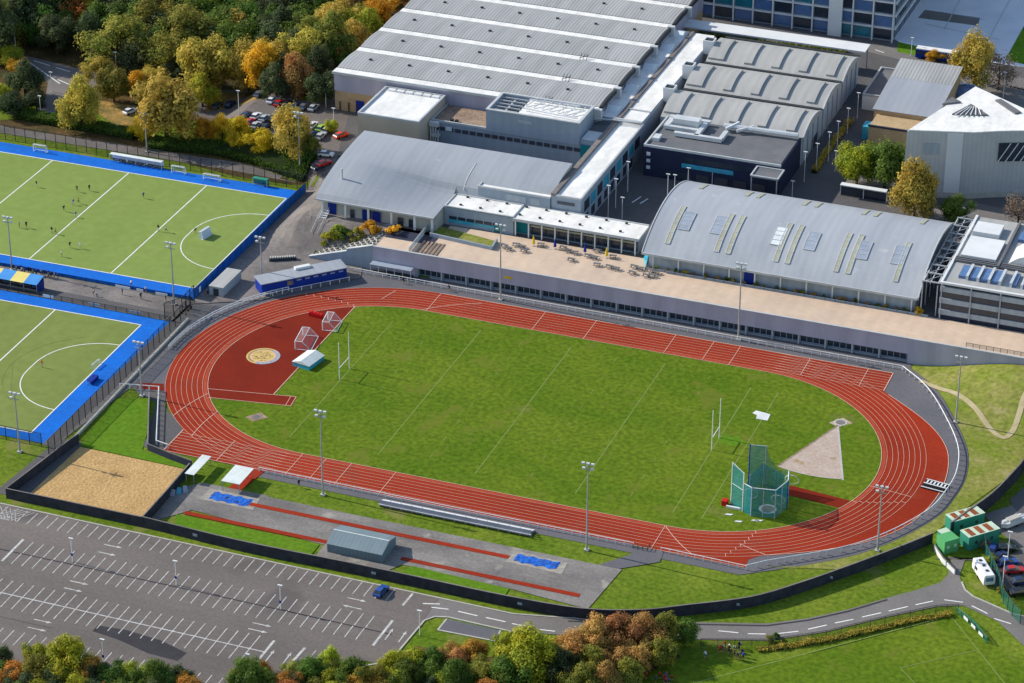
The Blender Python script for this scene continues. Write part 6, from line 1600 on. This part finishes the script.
T=[
(79,105,16,'ochre','tall narrow ochre tree at the left of the car park by two cars',1.35),
(113,84,14,'olive','olive yellow tree, front one of the twin pair above the leafy lawn',1.1),(98,72,12,'ochre','ochre tree just behind and left of the twin pair',1.0),(137,84,11,'gold','golden tree right of the twin pair',.9),(153,78,10,'ochre','thin ochre tree between the golden one and the tall grey ochre one',1.1),
(165,108,27,'ochre','biggest ochre tree in the middle with a yellow skirt',1.0),(143,128,10,'gold','yellow bush like tree at the foot of the biggest ochre tree',.9),
(206,64,22,'ochre','tall rounded ochre tree behind the car park',1.1),(248,66,19,'ochre','wide ochre tree right of the tall rounded one',1.1),(202,92,14,'yellowgreen','yellow green tree below the tall rounded ochre tree',.9),
(205,131,10,'gold','golden tree, first in the row of four beside the hedge',1.1),(222,128,9,'gold','golden tree, second in the row of four beside the hedge',1.25),(239,135,12,'gold','golden tree, third in the row of four beside the hedge',1.1),(260,142,12,'gold','golden tree, fourth in the row of four beside the hedge',.95),
(290,134,17,'ochre','ochre tree at the right end of the golden row',1.3),(310,150-5,8,'olive','small olive tree between the ochre tree and the cars',1.0),(331,126,6,'yellowgreen','small yellow green bush tree between cars and red car',1.0),
(117,45,25,'olive','broad olive tree above the road in the sun',.85),(146,24,20,'olive','olive tree behind the broad one, lit on top',.9),(152,38,9,'gold','small golden tree against the shaded wood',1.3),
(184,34,22,'olive','olive green tree behind the tall ochre tree',.9),(208,14,18,'yellowgreen','yellow green tree at the top left of the centre',.8),(236,26,21,'green','fresh green round tree at the top',.95),(165,55,18,'olive','shaded olive tree left of the tall ochre tree',1.0),
(80,12,18,'orange','orange topped tree at the top among dark trees',.9),(56,34,15,'dark','dark conifer like tree left of the orange topped one',1.1),(88,34,13,'dark','dark tree under the orange topped one',1.2),(28,14,20,'dark','large dark tree in the top left corner',1.0),(-3,30,20,'dark','dark tree cut by the left edge',1.2),(115,8,20,'dark','dark tree at the top right of the orange one',1.0),(45,2,22,'dark','dark tree at the very top left',1.0),
(150,3,20,'dark','dark green tree at the top edge above the olive ones',1.0),(182,4,16,'dark','dark green tree at the top edge beside the yellow green one',1.0),(24,80,15,'dark','dark tree with golden top left of the road junction',1.0),(20,66,10,'gold','golden crown poking above the dark tree by the junction',.7),(6,56,12,'yellowgreen','yellow green bush at the left edge above the junction',.7),(2,96,10,'yellowgreen','yellow green bush at the left edge below the junction',.9),(14,104,14,'dark','dark bush below the junction at the left edge',.7),(36,100,10,'dark','dark bush right beside the junction lamp',.8),
(135,60,16,'dark','dark shaded tree under the broad olive one',.9),(175,72,12,'dark','dark tree in shade behind the biggest ochre tree',.9),
(264,66,16,'gold','golden ochre tree at the edge of the dark wood',1.2),(283,34,18,'dark','dark round tree in the middle of the wood',1.0),(265,42,12,'dark','dark green tree left of the dark round one',1.0),(306,32,14,'olive','olive tree in the wood near the small clearing',.9),(284,10,10,'yellowgreen','yellow green tree at the top of the wood',.8),(302,50,17,'ochre','ochre tree in the middle of the wood left of the orange one',1.1),
(336,50,16,'orange','orange tree beside the corrugated hall roof',.8),(352,38,15,'ochre','ochre tree right above the orange one by the hall',.9),(362,24,17,'yellowgreen','yellow green tree touching the hall roof corner',.95),(331,12,12,'gold','golden tree at the top of the wood near the russet one',1.0),(350,6,13,'russet','russet tree at the top edge beside the hall',.8),(380,8,15,'gold','golden tree at the top edge against the hall roof',.7),(318,68,13,'dark','dark tree below the orange one',1.2),(298,76,14,'russet','brownish thin tree in front of the dark wood',1.2),(322,88,14,'dark','dark tree beside the hall end wall',1.0),(285,68,12,'dark','dark bush tree behind the thin brownish one',1.1),(276,82,13,'dark','dark tree at the back of the car park',1.0),(345,62,10,'green','green tree between orange tree and hall corner',1.0),(405,3,12,'russet','russet tree at the top edge right of the golden one',.6),(312,10,14,'dark','dark tree at the top of the wood',1.0),(260,10,13,'dark','dark tree at the top right of the fresh green one',1.0),(395,-4,14,'dark','dark tree cut by the top edge by the hall',.8),
(655,5,15,'gold','golden tree before the office block',.65),(679,13,7,'ochre','small ochre bush at the left corner of the office block',.8),(614,2,10,'olive','olive tree behind the canopy at the top edge',.7),(590,-2,9,'olive','olive tree at the top edge behind the factory roof',.7),
(858,163,17,'yellowgreen','yellow green tree, left half of the pair by the polygonal hall',1.1),(886,165,20,'green','fresh green tree, right of the pair by the polygonal hall',1.0),(916,192,19,'ochre','tall ochre tree beside the arched hall back corner',1.3),(957,210,13,'green','dark green tree right of the tall ochre one',1.0),
(975,62,18,'ochre','tall ochre tree by the blue bus',1.35),(1000,72,15,'bare','thin nearly bare tree right of the tall one by the bus',1.0),(1019,212,14,'bare','bare brown shrub tree at the right edge',1.0),(935,56,7,'gold','small golden tree before the blue bus',.7),
]
for q in T:
    tree(q[0],q[1],q[2],q[3],q[4],q[5],var=3 if (q[3]=='dark' and q[5]>1.15) else None)
B=[
(3,660,10,'dark','dark green bush in the bottom left corner'),(12,676,12,'orange','orange bush low in the bottom left corner'),(40,672,14,'olive','olive bush second from the bottom left corner'),(66,660,19,'yellowgreen','big yellow green tree at the bottom left'),(34,655,11,'yellowgreen','small yellow green tree left of the big one at bottom left'),(90,672,12,'orange','orange tinged tree right of the big yellow green one'),(58,680,12,'yellowgreen','yellow bush cut by the bottom edge at left'),(114,676,13,'green','green bush tree third along the bottom edge'),(134,682,11,'green','low green bush between two green trees at the bottom'),(156,676,14,'green','rounded green tree at the bottom in front of bays'),(184,684,10,'orange','small orange bush at the bottom edge'),
(247,676,16,'green','rounded green tree at the bottom near the lamp post'),(268,684,12,'green','green bush at the bottom beside the hatched corner'),(290,685,12,'orange','orange bush at the bottom below the hatched corner'),(312,672,13,'green','green tree bottom centre left'),(331,664,12,'yellowgreen','yellow topped tree bottom centre'),(352,676,15,'green','green tree at the bottom right of the yellow topped one'),(378,680,12,'olive','olive bush at the bottom between green and yellow trees'),
(392,668,13,'yellowgreen','yellow tree at the bottom before the lot edge'),(410,662,13,'yellowgreen','yellow green tree touching the lot corner lawn'),(405,678,14,'green','green bush below the yellow green tree at the lot corner'),(432,664,14,'green','green tree at the right of the lot corner lawn'),(452,660,14,'russet','russet tree beside the lot corner lawn'),(470,656,14,'orange','orange russet tree right of the russet one'),(455,677,15,'green','green tree at the bottom under the russet one'),(485,672,14,'olive','olive tree between orange tree and the big yellow green one'),
(508,650,15,'yellowgreen','yellow green tree, left part of the big pair at bottom centre'),(533,655,23,'yellowgreen','large yellow green tree at bottom centre by the road'),(512,674,17,'green','shaded green tree below the large yellow green one'),
(574,650,17,'russet','russet hedge tree, first right of the large yellow green tree'),(598,640,18,'russet','russet hedge tree, second along the road'),(622,636,18,'russet','russet hedge tree, third along the road, tallest'),(645,634,17,'russet','russet hedge tree, fourth along the road'),(664,633,15,'olive','olive hedge tree, fifth along the road'),(684,633,12,'green','dark green tree at the right end of the russet row'),
(560,668,16,'dark','dark shaded tree below the first russet one'),(590,664,15,'olive','shaded olive tree below the second russet one'),(615,660,14,'russet','dim russet tree under the third one'),(580,682,15,'olive','shaded olive tree at the bottom edge below the russet row'),(605,678,14,'russet','shaded russet tree at the bottom edge below the row'),(637,656,14,'russet','low russet tree under the fourth one'),(660,652,13,'olive','low olive tree under the fifth one'),(630,674,13,'olive','low olive tree beside the team in red')]
for q in B: tree(q[0],q[1],q[2],q[3],q[4],1.0,small=False)
for q in ((330,238,8,'yellowgreen','rounded green bush, left of the ramp bushes'),(345,234,7,'green','green bush, second in the ramp bed'),(357,236,7,'olive','olive bush, third in the ramp bed'),(370,230,8.5,'gold','golden dome bush by the hall colonnade, larger of two'),(393,231,6.5,'gold','golden dome bush by the blue doors, smaller of two'),
          (338,230,6,'yellowgreen','pale green bush behind the ramp bushes'),(919,312,4.5,'gold','small golden bush at the terrace end by the gantry'),(985,533+12,6,'bare','dry shrub beside the green cabins'),(990,560,6,'yellowgreen','yellow green shrub by the screen fence'),(1002,590,5,'olive','climbing shrub on the screen fence'),(770,640,4,'olive','small shrub by the road at the field corner'),(776,637,4,'green','small green shrub right of the one at the field corner')):
    tree(q[0],q[1],q[2],q[3],q[4],.8,small=True,name='bush')
rnd=random.Random(77)
fills=[]
for k in range(900):
    px=rnd.uniform(-25,345); py=rnd.uniform(-18,60)
    lim=60-18*max(0,(px-60)/120) if px<180 else 44+ (px-180)*.2
    if py>lim or (px<150 and py>26) : continue
    if any(abs(px-a)<15 and abs(py-b)<9 for a,b in fills): continue
    fills.append((px,py)); 
    tree(px,py,rnd.uniform(13,19),rnd.choice(['dark','dark','green','olive','green','ochre','dark']),'shaded tree of the dense wood beyond the road, filling between the named crowns',rnd.uniform(.8,1.05),'dense woodland trees beyond the road')
fills=[]
for k in range(500):
    px=rnd.uniform(-5,520); py=rnd.uniform(668,700)
    if 190<px<238 or py<668+max(0,(px-100)*.0): continue
    if any(abs(px-a)<15 and abs(py-b)<9 for a,b in fills): continue
    fills.append((px,py)); tree(px,py+4,rnd.uniform(10,14),rnd.choice(['green','olive','yellowgreen','dark','orange']),'low tree crown in the belt along the bottom edge of the picture',.85,'trees in the belt below the car park')
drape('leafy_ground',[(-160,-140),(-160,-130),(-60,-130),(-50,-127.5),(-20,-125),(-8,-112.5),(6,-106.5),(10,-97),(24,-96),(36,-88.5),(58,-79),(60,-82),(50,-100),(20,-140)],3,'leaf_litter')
# bed plants before the arched hall
for k in range(26):
    x=6+k*2.5+rnd.uniform(-.6,.6); t=thing('bed_plant','low plant in the bed between terrace and arched hall','plant',(x,67.3,5.45),k,'plants in the bed before the arched hall')
    kd=['olive','russet','green','ochre','russet'][k%5]; key=('small',kd)
    if key not in MESHC: me=SMALL[0].copy(); me.materials.clear(); me.materials.append(LEAF[kd]); MESHC[key]=me
    o=bpy.data.objects.new('foliage',MESHC[key]); COL.objects.link(o); o.parent=t; s_=rnd.uniform(.5,.95); o.scale=(s_*1.3,s_*.7,s_*.8); o.location=(0,0,.5)
# hedges
def hedge(label,path,w_,hh,kind,n,seed=3,ls=.5):
    rnd=random.Random(seed)
    c=path[len(path)//2]; t=thing('hedge',label,'hedge',(c[0],c[1],h(*c)))
    vs=[];fs=[]; seg=[]; tot=0
    for a,b in zip(path[:-1],path[1:]): L=hypot(b[0]-a[0],b[1]-a[1]); seg.append((a,b,L)); tot+=L
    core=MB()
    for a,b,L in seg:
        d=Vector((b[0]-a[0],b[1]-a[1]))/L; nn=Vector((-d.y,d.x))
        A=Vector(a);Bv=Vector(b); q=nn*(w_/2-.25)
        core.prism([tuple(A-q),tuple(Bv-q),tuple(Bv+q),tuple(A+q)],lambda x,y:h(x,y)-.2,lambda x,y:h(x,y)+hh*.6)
        for k in range(int(n*L/tot)):
            s_=rnd.random()*L; o_=rnd.uniform(-1,1)*w_/2; zz=hh*(rnd.random()**.5)+rnd.gauss(0,.12)
            p=A+d*s_+nn*o_; lump=.35*sin(s_*.9+seed)*sin(s_*.37)
            P=Vector((p.x,p.y,h(p.x,p.y)+zz+lump*(zz/hh)))
            v=Vector((rnd.gauss(0,1),rnd.gauss(0,1),rnd.gauss(0,1)+.6)).normalized(); a_=v.orthogonal().normalized(); b_=v.cross(a_); sz=ls*rnd.uniform(.6,1.2)
            n0=len(vs); vs+= [tuple(P-a_*sz*.5),tuple(P+b_*sz*.4),tuple(P+a_*sz*.5),tuple(P-b_*sz*.4)]; fs.append((n0,n0+1,n0+2,n0+3))
    m_=MB(); m_.add(vs,fs); o=m_.build('foliage',LEAF[kind],t)
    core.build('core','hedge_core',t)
P_=lambda pts:[(G(*q).x,G(*q).y) for q in pts]
hedge('dark clipped hedge left of the biggest ochre tree',P_([(20,117),(60,124),(100,131),(136,138)]),4.5,2.0,'green',14000,1)
hedge('long dark hedge under the golden trees',P_([(150,146),(180,148),(215,151),(262,160),(310,168)]),6,2.0,'green',30000,2)
hedge('tangled low hedge between the road and the sports field',[(73.5,-74.4),(78,-71.6),(86,-65.6),(94,-58.4),(101,-52.0),(106.3,-48.4)],1.5,.6,'ochre',5200,3,.36)
hedge('planting strip along the canopy before the office block',[(-30,216.5),(0,217.5),(14,219)],3,1.0,'olive',3000,4,.5)
hedge('overgrown strip in the alley beside the vaulted hall',[(27.5,172),(26.8,150),(27,136)],1.8,1.3,'ochre',2600,5,.5)
# dark mass of the wood behind
def woodmass():
    rnd=random.Random(9); vs=[];fs=[]
    for k in range(26000):
        x=rnd.uniform(-330,-128); y=rnd.uniform(205,330)
        if x>-150 and y<215: continue
        zz=9+3*sin(x*.21)*sin(y*.17)+rnd.gauss(0,1.2)
        P=Vector((x,y,h(x,y)+zz)); v=Vector((rnd.gauss(0,1),rnd.gauss(0,1),rnd.gauss(0,1)+.8)).normalized(); a_=v.orthogonal().normalized(); b_=v.cross(a_); sz=rnd.uniform(.8,1.8)
        n0=len(vs); vs+= [tuple(P-a_*sz*.5),tuple(P+b_*sz*.4),tuple(P+a_*sz*.5),tuple(P-b_*sz*.4)]; fs.append((n0,n0+1,n0+2,n0+3))
    m_=MB(); m_.add(vs,fs); o=m_.build('distant_wood',LEAF['dark']); tag(o,'dark mass of woodland beyond the road at the top left','wood',None,'stuff')
woodmass()

# ------------------------------------------------------------------ light
w=bpy.data.worlds.new('World'); scn.world=w; w.use_nodes=True
nt=w.node_tree; sky=nt.nodes.new('ShaderNodeTexSky'); sky.sky_type='NISHITA'; sky.sun_disc=False
EL,AZ=radians(31),radians(-3)          # shadows fall towards +x and very slightly -y
sdir=Vector((-cos(EL)*cos(AZ),-cos(EL)*sin(AZ),sin(EL)))
sky.sun_elevation=EL; sky.sun_rotation=atan2(sdir.x,sdir.y)
sky.air_density=1.2; sky.dust_density=.6
nt.links.new(sky.outputs[0],nt.nodes['Background'].inputs[0]); nt.nodes['Background'].inputs[1].default_value=.15
sl=bpy.data.lights.new('sun','SUN'); sl.energy=4.7; sl.angle=radians(.53); sl.color=(1,.93,.80)
so=bpy.data.objects.new('sun',sl); COL.objects.link(so); so.rotation_euler=(-sdir).to_track_quat('-Z','Y').to_euler(); so.location=(-200,0,200)
vs_=scn.view_settings; vs_.view_transform='Standard'; vs_.look='None'; vs_.exposure=.24; vs_.gamma=1
scn.render.engine='CYCLES'; scn.cycles.max_bounces=5; scn.cycles.transparent_max_bounces=12
